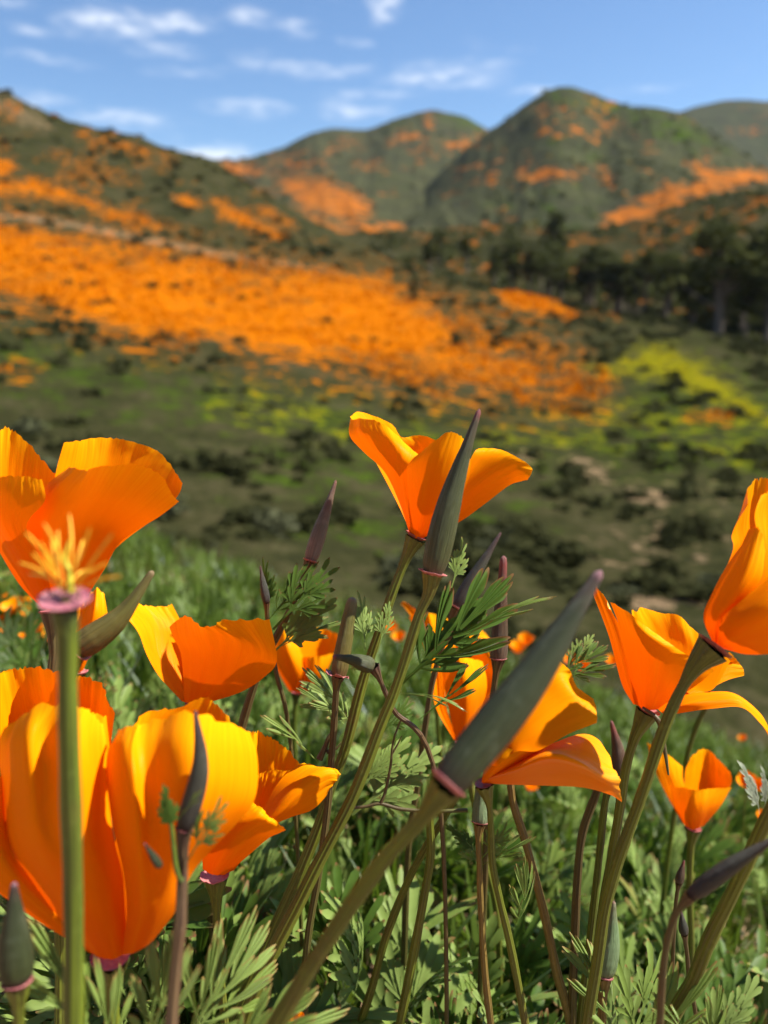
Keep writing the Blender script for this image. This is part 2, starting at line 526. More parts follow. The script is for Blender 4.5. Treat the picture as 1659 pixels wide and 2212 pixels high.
def build_ground():
    r = np.concatenate([np.geomspace(.03, 5, 210), np.geomspace(5.2, 40, 40), np.geomspace(45, 3400, 26)])
    fine = np.linspace(-48, 48, 330)
    az = np.radians(np.concatenate([np.linspace(-178, -50, 45), fine, np.linspace(50, 178, 45)]))
    R, A = np.meshgrid(r, az, indexing='ij')
    X, Y = R * np.sin(A), R * np.cos(A)
    Z = ground_z(X, Y)
    near = np.clip((7 - R) / 5, 0, 1)
    Z = Z + near * ((fbm(X * 9, Y * 9, 3, 5, .55) - .5) * .045 + (fbm(X * 70, Y * 70, 5, 4, .6) - .5) * .009)
    Z = Z + np.clip(R / 4 - 1, 0, 1) * (fbm(X * .6, Y * .6, 9) - .5) * .2
    me = mesh('ground', np.stack([X, Y, Z], -1).reshape(-1, 3), grid_faces(len(r), len(az), True), M['soil'])
    obj('ground', me, None, 'dry tan soil under the poppies', 'ground', None, 'structure')


def ground_h(x, y):
    x, y = np.asarray(x, float), np.asarray(y, float)
    return ground_z(x, y) + (fbm(x * 9, y * 9, 3, 5, .55) - .5) * .045


build_ground()


def poly_mask(px, py, poly, soft):
    poly = np.asarray(poly, float)
    inside = np.zeros(px.shape, bool)
    dist = np.full(px.shape, 1e9)
    n = len(poly)
    for i in range(n):
        (x0, y0), (x1, y1) = poly[i], poly[(i + 1) % n]
        cond = ((y0 > py) != (y1 > py)) & (px < (x1 - x0) * (py - y0) / ((y1 - y0) + 1e-9) + x0)
        inside ^= cond
        ex, ey = x1 - x0, y1 - y0
        t = np.clip(((px - x0) * ex + (py - y0) * ey) / (ex * ex + ey * ey + 1e-9), 0, 1)
        dist = np.minimum(dist, np.hypot(px - x0 - t * ex, py - y0 - t * ey))
    s = np.where(inside, dist, -dist)
    return np.clip(.5 + s / (2 * soft), 0, 1)


def blob(cx, cy, rx, ry, ang=0):
    a = np.radians(ang)
    t = np.linspace(0, 2 * np.pi, 14)[:-1]
    x, y = rx * np.cos(t), ry * np.sin(t)
    return list(zip(cx + x * np.cos(a) - y * np.sin(a), cy + x * np.sin(a) + y * np.cos(a)))


HILLS = {}


def build_hill(name, label, rows, nc, nr, mat, masks, x0=-700, x1=2400, amp=.006, nscale=30., rid=0, crest=None, gully=70.):
    cols = np.linspace(x0, x1, nc)
    ctrl = []
    for row in rows:
        a = np.array(row, float)
        # smooth interpolation of the row over the columns
        k = np.linspace(a[0, 0], a[-1, 0], 240)
        yy, dd = np.interp(k, a[:, 0], a[:, 1]), np.interp(k, a[:, 0], np.log(a[:, 2]))
        ker = np.hanning(11); ker /= ker.sum()
        pad = 5
        yy = np.convolve(np.pad(yy, pad, 'edge'), ker, 'valid'); dd = np.convolve(np.pad(dd, pad, 'edge'), ker, 'valid')
        ctrl.append(np.stack([np.interp(cols, k, yy), np.interp(cols, k, dd)], -1))
    ctrl = np.array(ctrl)
    full = cat_rom(ctrl.reshape(len(rows), -1), nr).reshape(nr, nc, 2)
    py, dist = full[..., 0], np.exp(full[..., 1])
    px = np.repeat(cols[None], nr, 0)
    b = (H / 2 - py) / F
    fy = math.cos(PITCH) + math.sin(PITCH) * b
    p = P(px, py, dist / fy)
    X, Y = p[..., 0], p[..., 1]
    s = nscale
    nz = (fbm(X / s, Y / s, 11, 6, .5) - .5) * 2
    rg = 1 - np.abs(fbm(X / (s * 2.2) + 5, Y / (s * 2.2), 23, 5, .5) - .5) * 4
    tt = np.repeat(np.linspace(0, 1, nr)[:, None], nc, 1)
    w = 1.0
    if crest is not None:       # spurs and gullies running down from the crest
        gx = px / gully + (fbm(px / 90, tt * 5, 71, 4) - .5) * 1.6
        rg = (1 - np.abs(2 * fbm(gx + tt * 1.5, tt * 3.2, 29, 3, .55) - 1) * 2.2) + .35 * (1 - np.abs(2 * fbm(gx * 2.7, tt * 3, 31, 3, .6) - 1) * 2.2)
        w = 1 - .7 * np.exp(-((tt - crest) / .07) ** 2)
    p[..., 2] += w * (dist * amp * nz + dist * rid * (rg - rg.mean()))
    qx, qy, qd = project(p.reshape(-1, 3))
    att = {}
    for key in ('orange', 'yellow', 'soil', 'green'):
        v = np.zeros(qx.shape)
        for poly, soft, strength in masks.get(key, []):
            v = np.maximum(v, poly_mask(qx, qy, poly, soft * 1.7) * strength * .86)
        if key == 'orange':     # stray drifts of poppies over the whole hill
            st = np.clip((fbm(qx / 70 + 3, qy / 26, int(nscale), 4) - .52) * 2.4, 0, .30) * (qy < 700)
            v = np.maximum(v, st)
            v = v * np.clip(.52 + .95 * fbm(qx / 85 + qy / 60, qy / 24, 5 + int(nscale), 4), .55, 1.06)
        att[key] = v
    me = mesh(name, p.reshape(-1, 3), grid_faces(nr, nc), mat, att)
    o = obj(name, me, None, label, 'hill', None, 'structure')
    HILLS[name] = (p, {k: v.reshape(nr, nc) for k, v in att.items()}, qx.reshape(nr, nc), qy.reshape(nr, nc))
    return o


SLOPE = [(0, (.013, .013, .007)), (.38, (.019, .020, .009)), (.48, (.028, .029, .011)), (.58, (.048, .043, .020)), (.8, (.085, .07, .04))]
M['slope'] = hill_material('near_slope', SLOPE, .22, (.44, .118, .0015))
M['foot'] = hill_material('foothill', SLOPE, .09, (.36, .10, .006))
M['mount'] = hill_material('mountain', [(0, (.026, .026, .016)), (.42, (.037, .038, .021)), (.55, (.052, .055, .025)), (.7, (.076, .070, .036))], .028, (.36, .11, .014))

far_rows = [
    [(-700, 1300, 13), (0, 1380, 13), (500, 1450, 13.5), (900, 1520, 14), (1300, 1600, 14), (1659, 1680, 14), (2400, 1780, 15)],
    [(-700, 1140, 20), (0, 1190, 20), (500, 1230, 22), (900, 1290, 23), (1300, 1340, 23), (1659, 1370, 22), (2400, 1420, 22)],
    [(-700, 930, 33), (0, 980, 34), (500, 1030, 36), (900, 1080, 38), (1300, 1120, 38), (1659, 1140, 36), (2400, 1180, 34)],
    [(-700, 750, 50), (0, 800, 55), (400, 840, 58), (800, 880, 62), (1200, 930, 62), (1659, 960, 58), (2400, 1000, 55)],
    [(-700, 560, 85), (0, 620, 90), (400, 680, 95), (800, 740, 98), (1200, 800, 92), (1659, 850, 80), (2400, 920, 75)],
    [(-700, 420, 130), (0, 480, 140), (400, 540, 150), (640, 575, 152), (900, 628, 148), (1250, 690, 128), (1659, 765, 105), (2400, 880, 92)],
    [(-700, 260, 190), (0, 360, 200), (300, 430, 205), (600, 500, 205), (830, 562, 195), (1000, 612, 175), (1250, 668, 150), (1659, 744, 122), (2400, 870, 108)],
    [(-700, 60, 270), (0, 192, 280), (100, 252, 282), (200, 282, 285), (330, 312, 288), (460, 352, 290), (560, 415, 285), (650, 468, 278), (740, 528, 262), (830, 572, 245), (1000, 650, 215), (1250, 720, 185), (1659, 800, 150), (2400, 900, 135)],
    [(-700, 500, 380), (0, 560, 400), (560, 640, 400), (1000, 760, 330), (1659, 880, 260), (2400, 950, 220)],
]
main_field = [(-60, 478), (60, 488), (200, 512), (330, 540), (460, 556), (560, 572), (700, 590), (820, 598), (900, 630), (985, 672), (1060, 690), (1130, 735), (1230, 770), (1290, 830), (1260, 868), (1120, 872), (960, 848), (800, 818), (700, 795), (550, 772), (430, 738), (300, 735), (200, 705), (100, 672), (-60, 640)]
field_core = [(-60, 478), (60, 488), (200, 512), (330, 540), (460, 556), (560, 572), (700, 590), (820, 598), (900, 632), (960, 680), (990, 730), (930, 780), (850, 800), (700, 790), (550, 768), (430, 735), (300, 732), (200, 702), (100, 668), (-60, 636)]
orange_near = [(field_core, 30, 1.0), (main_field, 60, .82),
               ([(1065, 628), (1110, 615), (1180, 640), (1250, 672), (1246, 694), (1150, 676), (1080, 652)], 8, .95),
               ([(1120, 688), (1160, 682), (1170, 700), (1130, 704)], 8, .8),
               ([(-60, 392), (60, 380), (120, 396), (200, 436), (300, 462), (372, 486), (350, 500), (240, 478), (150, 436), (60, 425), (-60, 430)], 12, .85),
               ([(375, 425), (410, 424), (445, 440), (430, 455), (395, 447)], 8, .8),
               ([(460, 432), (490, 432), (560, 474), (628, 505), (600, 522), (520, 495), (470, 470)], 10, .85),
               (blob(285, 324, 45, 14, 15), 9, .62), (blob(185, 290, 20, 12), 8, .6), (blob(360, 342, 26, 10, 20), 8, .55),
               (blob(5, 362, 34, 24), 10, .75), (blob(150, 355, 22, 10), 8, .5), (blob(255, 385, 50, 12, 20), 9, .45),
               (blob(35, 806, 60, 22), 18, .62), (blob(1530, 902, 55, 16, 5), 12, .62), (blob(1000, 875, 90, 12, 5), 10, .5),
               (blob(905, 565, 40, 14, 15), 8, .7), (blob(1150, 860, 120, 30, 10), 22, .55), (blob(600, 470, 50, 12, 30), 8, .7)]
yellow_near = [([(1255, 790), (1330, 778), (1395, 738), (1440, 745), (1510, 778), (1570, 815), (1640, 875), (1700, 930), (1600, 905), (1500, 850), (1400, 815), (1280, 808)], 20, .95),
               (blob(590, 885, 130, 45, 8), 40, .52), (blob(880, 862, 200, 32, 8), 30, .48), (blob(1350, 905, 320, 40, 5), 40, .55),
               (blob(1640, 980, 200, 40, 8), 40, .55), (blob(780, 940, 160, 30), 30, .5), (blob(1180, 960, 200, 40), 30, .45)]
soil_near = [(blob(1270, 1010, 55, 26, 25), 18, .75), (blob(1130, 985, 40, 16), 12, .6), (blob(1380, 1075, 60, 30), 22, .62), (blob(1480, 1160, 90, 40), 30, .52),
             (blob(1350, 1180, 80, 30), 30, .52), (blob(1540, 1060, 120, 26), 26, .45), (blob(1420, 1300, 110, 30), 24, .62),
             ([(-60, 452), (60, 462), (180, 480), (300, 505), (430, 532), (560, 556), (640, 566), (740, 584), (740, 592), (640, 578), (540, 568), (420, 548), (290, 522), (170, 498), (60, 480), (-60, 470)], 6, .8),
             (blob(30, 240, 90, 26, 25), 16, .6), (blob(650, 1130, 100, 18), 14, .3)]
green_near = [([(-100, 700), (120, 720), (300, 760), (560, 800), (800, 850), (1100, 900), (1300, 870), (1400, 740), (1760, 780), (1900, 1100), (1200, 1060), (700, 1000), (450, 940), (100, 880), (-100, 820)], 60, .62),
              (blob(700, 1010, 240, 120), 60, .55), (blob(900, 1150, 300, 100), 60, .5)]
build_hill('hillside', 'hillside with the broad orange poppy field across the valley', far_rows, 460, 330, M['slope'],
           {'orange': orange_near, 'yellow': yellow_near, 'soil': soil_near, 'green': green_near}, amp=.007, nscale=14.)

build_hill('foothill', 'dark brush covered foothill at the end of the valley', [
    [(300, 800, 180), (1000, 780, 170), (1659, 800, 150), (2400, 800, 150)],
    [(300, 640, 240), (700, 640, 235), (1000, 640, 230), (1300, 650, 215), (1659, 660, 200), (2400, 640, 200)],
    [(300, 540, 340), (700, 522, 340), (880, 505, 340), (1000, 497, 340), (1150, 495, 335), (1280, 497, 330), (1400, 472, 330), (1500, 445, 330), (1600, 415, 330), (1700, 390, 330), (2400, 280, 330)],
    [(300, 620, 440), (1000, 600, 440), (1659, 560, 430), (2400, 460, 430)]],
    230, 130, M['foot'],
    {'orange': [(blob(1018, 530, 20, 12), 6, .85), (blob(1055, 495, 22, 12), 7, .7), (blob(972, 490, 16, 10), 6, .65), (blob(1232, 525, 18, 8), 6, .75),
                ([(1350, 560), (1400, 530), (1470, 500), (1500, 478), (1510, 488), (1450, 525), (1390, 555)], 10, .72), (blob(1590, 490, 40, 14, -20), 10, .5),
                (blob(1460, 570, 30, 12), 8, .4), (blob(1630, 440, 40, 20, -20), 10, .55), (blob(1110, 560, 40, 14), 10, .45)],
     'green': [(blob(1250, 600, 120, 40), 30, .45), (blob(1450, 620, 120, 40), 30, .45)]}, x0=250, amp=.012, nscale=40.)

build_hill('mountain_peak', 'green mountain with the highest peak above the valley', [
    [(400, 620, 430), (1000, 610, 430), (1659, 560, 430), (2400, 560, 430)],
    [(400, 580, 560), (780, 560, 560), (900, 520, 560), (1050, 500, 560), (1205, 470, 560), (1340, 470, 560), (1480, 440, 560), (1659, 420, 560), (2400, 430, 560)],
    [(400, 570, 700), (800, 530, 690), (900, 470, 680), (1000, 420, 700), (1080, 390, 690), (1205, 330, 690), (1300, 350, 720), (1400, 330, 700), (1500, 350, 720), (1659, 400, 700), (2400, 440, 700)],
    [(400, 560, 900), (780, 520, 900), (865, 470, 900), (900, 430, 900), (960, 365, 900), (1050, 288, 900), (1100, 252, 900), (1150, 215, 900), (1205, 188, 900), (1240, 192, 900), (1285, 206, 900), (1345, 231, 900), (1420, 240, 900), (1480, 252, 900), (1560, 310, 900), (1620, 352, 900), (1700, 400, 900), (2400, 440, 900)],
    [(400, 640, 1150), (1205, 480, 1150), (2400, 560, 1150)]],
    330, 190, M['mount'],
    {'orange': [([(1275, 492), (1330, 452), (1400, 412), (1440, 392), (1490, 402), (1520, 388), (1478, 350), (1505, 348), (1560, 372), (1600, 362), (1650, 370), (1700, 390), (1610, 400), (1540, 428), (1420, 468), (1330, 492)], 9, .95),
                ([(1095, 402), (1130, 368), (1190, 348), (1250, 368), (1256, 386), (1190, 388), (1130, 402)], 10, .72),
                ([(1160, 265), (1230, 260), (1300, 294), (1292, 304), (1210, 284)], 8, .66), (blob(1305, 380, 18, 30, -25), 8, .6), (blob(1140, 352, 26, 10, -20), 8, .5),
                (blob(1380, 298, 40, 9, 25), 8, .45), (blob(1060, 350, 40, 14, -30), 10, .3)],
     'green': [([(1180, 195), (1300, 210), (1480, 255), (1570, 320), (1480, 320), (1400, 280), (1280, 240), (1190, 225)], 18, .85), (blob(1180, 450, 140, 50), 40, .5), (blob(1260, 320, 120, 30, 20), 30, .5)],
     'soil': [(blob(1105, 292, 14, 22), 6, .35)]}, x0=350, amp=.012, nscale=110., rid=.0042, crest=.75, gully=75.)

build_hill('far_hills', 'pair of rounded hills streaked with orange behind the valley', [
    [(0, 620, 480), (700, 600, 450), (1300, 620, 450)],
    [(0, 560, 580), (450, 500, 580), (600, 480, 560), (760, 500, 540), (900, 520, 540), (1100, 560, 560), (1300, 580, 560)],
    [(0, 520, 900), (300, 470, 900), (450, 425, 900), (600, 410, 880), (720, 385, 900), (860, 390, 900), (1000, 410, 900), (1300, 500, 900)],
    [(0, 480, 1400), (300, 400, 1400), (450, 350, 1400), (530, 352, 1400), (600, 332, 1400), (660, 302, 1400), (720, 281, 1400), (770, 289, 1400), (800, 290, 1400), (860, 262, 1400), (930, 241, 1400), (1000, 256, 1400), (1060, 288, 1400), (1120, 330, 1400), (1300, 420, 1400)],
    [(0, 600, 1800), (700, 520, 1800), (1300, 600, 1800)]],
    260, 170, M['mount'],
    {'orange': [([(600, 385), (650, 375), (720, 385), (760, 410), (800, 440), (800, 465), (740, 470), (660, 452), (620, 420), (598, 405)], 12, .92),
                ([(550, 425), (610, 440), (700, 472), (800, 480), (885, 482), (870, 498), (800, 512), (700, 500), (620, 470)], 12, .88), (blob(790, 520, 70, 14), 10, .6),
                (blob(895, 298, 46, 14, 8), 10, .72), (blob(925, 262, 12, 24), 8, .6), (blob(990, 310, 40, 16, -10), 10, .66), (blob(620, 345, 50, 12, -25), 10, .55),
                (blob(500, 368, 70, 18), 10, .98), (blob(640, 360, 60, 20, -20), 12, .6), (blob(760, 310, 40, 14, 10), 10, .6), (blob(720, 325, 20, 20), 9, .55), (blob(800, 355, 40, 14), 10, .4), (blob(700, 350, 20, 30), 10, .4)],
     'green': [(blob(1010, 265, 60, 18, 20), 14, .75), (blob(860, 270, 50, 14, -20), 12, .5), (blob(860, 380, 60, 50), 30, .3)]}, x0=-100, x1=1400, amp=.010, nscale=150., rid=.0035, crest=.75, gully=60.)

build_hill('far_ridge', 'distant dark green ridge at the far right', [
    [(1100, 480, 1500), (2400, 480, 1500)],
    [(1100, 420, 1800), (1300, 360, 1800), (1490, 300, 1800), (1659, 300, 1800), (2400, 260, 1800)],
    [(1100, 400, 2100), (1300, 330, 2100), (1480, 250, 2100), (1560, 237, 2100), (1659, 237, 2100), (2400, 190, 2100)],
    [(1100, 520, 2500), (2400, 480, 2500)]],
    120, 60, M['mount'], {'green': [(blob(1600, 290, 200, 60), 40, .3)]}, x0=1050, amp=.006, nscale=200., rid=.004)


def quads_at(cent, size, r, tilt=1.0):
    """one small randomly turned quad at each centre"""
    n = len(cent)
    a = r.normal(size=(n, 3)); a[:, 2] *= tilt
    a /= np.linalg.norm(a, axis=1)[:, None]
    b = np.cross(a, r.normal(size=(n, 3))); b /= np.linalg.norm(b, axis=1)[:, None]
    s = (size if np.ndim(size) else np.full(n, size))[:, None] if np.ndim(size) else size
    a, b = a * s, b * s * .62
    v = np.stack([cent - a, cent + b, cent + a, cent - b], 1).reshape(-1, 3)
    return v, np.arange(4 * n).reshape(-1, 4)


def shrub_mesh(name, seed, n=170, mat='shrub'):
    r = np.random.default_rng(seed)
    lobes = [(r.uniform(-.32, .32), r.uniform(-.32, .32), r.uniform(.25, .5), r.uniform(.26, .42)) for _ in range(6)]
    pts = []
    for i in range(n):
        lx, ly, lz, lr = lobes[i % 6]
        d = r.normal(size=3); d /= np.linalg.norm(d)
        pts.append(np.array([lx, ly, lz]) + d * lr * r.uniform(.55, 1.05) * np.array([1, 1, .8]))
    v, f = quads_at(np.array(pts), r.uniform(.07, .15, n), r)
    return mesh(name, v, f, M[mat], None, False)


def hill_sample(name, n, r, cond, weight_rows=None):
    """n random places on a hill, spread evenly over what the mesh rows offer, kept where cond() holds"""
    p, att, qx, qy = HILLS[name]
    nr, nc = qx.shape
    out = []
    ui, uj = r.uniform(0, nr - 1.001, n), r.uniform(0, nc - 1.001, n)
    i, j = ui.astype(int), uj.astype(int)
    a, b = (ui - i)[:, None], (uj - j)[:, None]
    q = (p[i, j] * (1 - a) + p[i + 1, j] * a) * (1 - b) + (p[i, j + 1] * (1 - a) + p[i + 1, j + 1] * a) * b
    at = {k: v[i, j] for k, v in att.items()}
    keep = cond(q, at, qx[i, j], qy[i, j])
    return q[keep], {k: v[keep] for k, v in at.items()}, qx[i, j][keep], qy[i, j][keep]


def scatter_shrubs():
    r = np.random.default_rng(21)
    protos = [shrub_mesh('shrub', s, 210) for s in range(5)] + [shrub_mesh('shrub_grey', 50 + s, 190, 'shrub_grey') for s in range(2)]
    q, at, x, y = hill_sample('hillside', 5200, r, lambda q, at, x, y: (x > -60) & (x < 1720) & (y < 1420) & (y > 690) & (at['orange'] < .3))
    keep = r.uniform(size=len(q)) < np.where(at['yellow'] > .5, .25, np.where(at['soil'] > .4, .6, 1.0)) * np.clip(fbm(x / 120, y / 55, 77) * 4.0 - 1.7, 0, 1)
    q, y = q[keep], y[keep]
    order = np.argsort(q[:, 1])
    q = q[order]
    near = q[:220]
    far = q[220:]
    lab = 'dark rounded shrub on the green slope below the orange poppy field'
    for k, pt in enumerate(near):
        pr = protos[int(r.integers(0, 5)) if r.uniform() < .85 else int(r.integers(5, 7))]
        o = obj('shrub', pr, None, lab, 'shrub', 'shrubs on the slope across the valley')
        s = (.35 + 1.7 * r.uniform() ** 2.2) * (.75 + pt[1] / 120)
        o.location = pt - np.array([0, 0, .12 * s])
        o.scale = (s * r.uniform(.9, 1.4), s * r.uniform(.9, 1.3), s * r.uniform(.55, .85))
        o.rotation_euler = (0, 0, r.uniform(0, 6.28))
    # the many shrubs farther up, as one mass
    q2, at2, x2, y2 = hill_sample('hillside', 9000, r, lambda q, at, x, y: (x > -80) & (x < 1740) & (y < 760) & (q[:, 1] < 300))
    k2 = r.uniform(size=len(q2)) < np.where(at2['orange'] > .5, .10, .5) * np.clip(fbm(x2 / 90, y2 / 40, 78) * 2.8 - .75, 0, 1)
    far = np.vstack([far, q2[k2]])
    vs_, fs = [], []
    off = 0
    for pt in far:
        n = 26
        s = r.uniform(.4, 1.1) * (.7 + pt[1] / 170)
        d = r.normal(size=(n, 3)); d /= np.linalg.norm(d, axis=1)[:, None]
        d[:, 2] = np.abs(d[:, 2]) * .75
        v, f = quads_at(pt + d * s * r.uniform(.35, .8, (n, 1)), r.uniform(.2, .4, n) * s, r)
        vs_.append(v); fs.append(f + off); off += len(v)
    obj('distant_brush', mesh('distant_brush', np.vstack(vs_), np.vstack(fs), M['shrub'], None, False), None,
        'dark brush dotting the upper hillside and the poppy field', 'brush', None, 'stuff')
    # foothill and mountain brush
    vs_, fs, off = [], [], 0
    for hn, cnt, sz, cut in (('foothill', 5200, 2.6, 1.0), ('mountain_peak', 2600, 4.2, .75), ('far_hills', 1500, 5.0, .6)):
        q, at, x, y = hill_sample(hn, cnt, r, lambda q, at, x, y: (x > -60) & (x < 1740) & (at['orange'] < .45))
        keep = r.uniform(size=len(q)) < cut * np.clip(fbm(x / 90, y / 60, 41) * 3 - .9, 0, 1)
        for pt in q[keep]:
            n = 14
            s = sz * r.uniform(.4, 1.1)
            d = r.normal(size=(n, 3)); d /= np.linalg.norm(d, axis=1)[:, None]
            d[:, 2] = np.abs(d[:, 2]) * .8
            v, f = quads_at(pt + d * s * r.uniform(.35, .8, (n, 1)), r.uniform(.25, .5, n) * s, r)
            vs_.append(v); fs.append(f + off); off += len(v)
    obj('mountain_brush', mesh('mountain_brush', np.vstack(vs_), np.vstack(fs), M['tree'], None, False), None,
        'dark chaparral covering the foothill and the mountains', 'brush', None, 'stuff')


def scatter_field():
    r = np.random.default_rng(5)
    q, at, x, y = hill_sample('hillside', 110000, r, lambda q, at, x, y: (x > -80) & (x < 1740) & (at['orange'] > .25))
    g = at['orange'] * 1.15 + (fbm(q[:, 0] / 5, q[:, 1] / 9, 61, 5, .6) - .5) * 2.2
    q = q[g > .62][:30000]
    v1, f1 = quads_at(q + np.array([0, 0, .14]) + r.normal(size=q.shape) * .1, r.uniform(.12, .34, len(q)) * (.6 + q[:, 1] / 180), r, 2.0)
    obj('poppy_field', mesh('poppy_field', v1, f1, M['field_flower'], None, False), None,
        'dense carpet of orange poppies across the far hillside', 'flowers', None, 'stuff')
    q, at, x, y = hill_sample('hillside', 60000, r, lambda q, at, x, y: (x > -80) & (x < 1740) & (at['yellow'] > .3) & (at['orange'] < .5))
    g = at['yellow'] + (fbm(q[:, 0] / 4, q[:, 1] / 8, 62, 5, .6) - .5) * 2.0
    q = q[g > .70][:5000]
    v1, f1 = quads_at(q + np.array([0, 0, .12]), r.uniform(.08, .22, len(q)) * (.6 + q[:, 1] / 180), r, 2.0)
    obj('yellow_wildflowers', mesh('yellow_wildflowers', v1, f1, M['field_yellow'], None, False), None,
        'yellow wildflowers in drifts beside the orange field', 'flowers', None, 'stuff')


scatter_shrubs()
scatter_field()


def tube_geo(pts, rad, sides=10, ridges=0, ridge_amp=0.0):
    """pts (k,3), rad (k,) -> verts, faces, u, v"""
    pts = np.asarray(pts, float)
    k = len(pts)
    tan = np.gradient(pts, axis=0)
    tan /= np.linalg.norm(tan, axis=1)[:, None] + 1e-12
    ref = np.array([0.3, -1, .1]) if abs(tan[0] @ np.array([0, 0, 1])) > .3 else np.array([0, 0, 1.0])
    n1 = np.cross(tan, ref); n1 /= np.linalg.norm(n1, axis=1)[:, None] + 1e-12
    n2 = np.cross(tan, n1)
    th = np.linspace(0, 2 * np.pi, sides, endpoint=False)
    rr = np.ones(sides) + (ridge_amp * np.cos(ridges * th) if ridges else 0)
    ring = (np.cos(th) * rr)[None, :, None] * n1[:, None] + (np.sin(th) * rr)[None, :, None] * n2[:, None]
    v = pts[:, None] + ring * np.asarray(rad)[:, None, None]
    u = np.repeat((np.abs(th / np.pi - 1))[None], k, 0)
    vv = np.repeat(np.linspace(0, 1, k)[:, None], sides, 1)
    return v.reshape(-1, 3), grid_faces(k, sides, True), u.ravel(), vv.ravel()


def make_tree(name, seed, kind):
    r = np.random.default_rng(seed)
    hgt = 1.0
    tv, tf, off = [], [], 0
    v, f, _, _ = tube_geo(cat_rom([(0, 0, -.06), (.01, .0, .2), (-.01, .015, .5), (.0, 0, .8)], 10), np.linspace(.035, .008, 10), 7)
    tv.append(v); tf.append(f); off += len(v)
    lobes = []
    nb = 11
    for i in range(nb):
        z0 = r.uniform(.2, .72); a = r.uniform(0, 6.28)
        L = r.uniform(.12, .30) * (1.0 if kind else .62) * (1.15 - z0 * .6)
        end = np.array([math.cos(a) * L, math.sin(a) * L, z0 + r.uniform(.08, .2)])
        v, f, _, _ = tube_geo(cat_rom([(0, 0, z0), end * .5 + np.array([0, 0, z0 * .5 - .02]), end], 5), np.linspace(.014, .004, 5), 5)
        tv.append(v); tf.append(f + off); off += len(v)
        lobes.append((end, r.uniform(.09, .17) * (1.1 if kind else .75)))
    lobes.append((np.array([0, 0, .86]), .12)); lobes.append((np.array([.03, 0, .7]), .16))
    pts, sz = [], []
    for c, s in lobes:
        n = 90
        d = r.normal(size=(n, 3)); d /= np.linalg.norm(d, axis=1)[:, None]
        pts.append(c + d * s * r.uniform(.3, 1.1, (n, 1)) * np.array([1, 1, .85]))
        sz.append(r.uniform(.018, .042, n))
    v, f = quads_at(np.vstack(pts), np.concatenate(sz), r)
    return mesh('trunk', np.vstack(tv), np.vstack(tf), M['bark']), mesh('crown', v, f, M['tree'], None, False)


def trees():
    protos = [make_tree('tree', s, s % 3) for s in (3, 4, 5, 6)]
    spots = [  # x, base y, top y, distance, prototype, width
        (1190, 640, 452, 215, 0, .75, 'tall slender dark tree rising alone above the valley brush'),
        (1165, 640, 545, 190, 1, 1.3, 'pale rounded tree at the foot of the tall slender tree'),
        (1545, 745, 470, 150, 1, 1.25, 'tallest broad dark tree of the grove at the valley mouth'),
        (1655, 760, 478, 150, 2, 1.1, 'dark tree cut by the right picture edge'),
        (1490, 730, 560, 160, 3, 1.2, 'dark tree beside the tallest one on its valley side')]
    for x, yb, yt, d, k, w, lab in spots:
        tree_at(x, yb, yt, d, protos[k], w, lab, None)
    r = np.random.default_rng(9)
    for i in range(36):
        t = r.uniform()
        x = 900 + 760 * t
        yb = 590 + 160 * t + r.uniform(-40, 0)
        h = r.uniform(60, 125) * (.55 + .95 * t)
        tree_at(x, yb, yb - h, r.uniform(205, 240) - 60 * t, protos[int(r.integers(0, 4))], r.uniform(1.0, 1.7),
                'bushy dark tree among the brush along the valley floor', 'bushy trees along the valley floor')


def tree_at(x, yb, yt, d, pr, w, lab, grp):
    b, t = P(x, yb, d), P(x, yt, d)
    h = t[2] - b[2]
    e = thing('tree', lab, 'tree', b, grp)
    for nm, me in zip(('trunk', 'crown'), pr):
        o = bpy.data.objects.new(nm, me); C.objects.link(o); o.parent = e
    e.scale = (h * w, h * w, h)
    e.rotation_euler = (0, 0, x * .7)


trees()

# ------------------------------------------------------------------ poppies: petals, stems, buds, leaves
def ground_drop(p):
    """where a stem that leaves p downwards meets the soil"""
    q = p.copy()
    q[2] = float(ground_h(q[0], q[1])) - .004
    return q


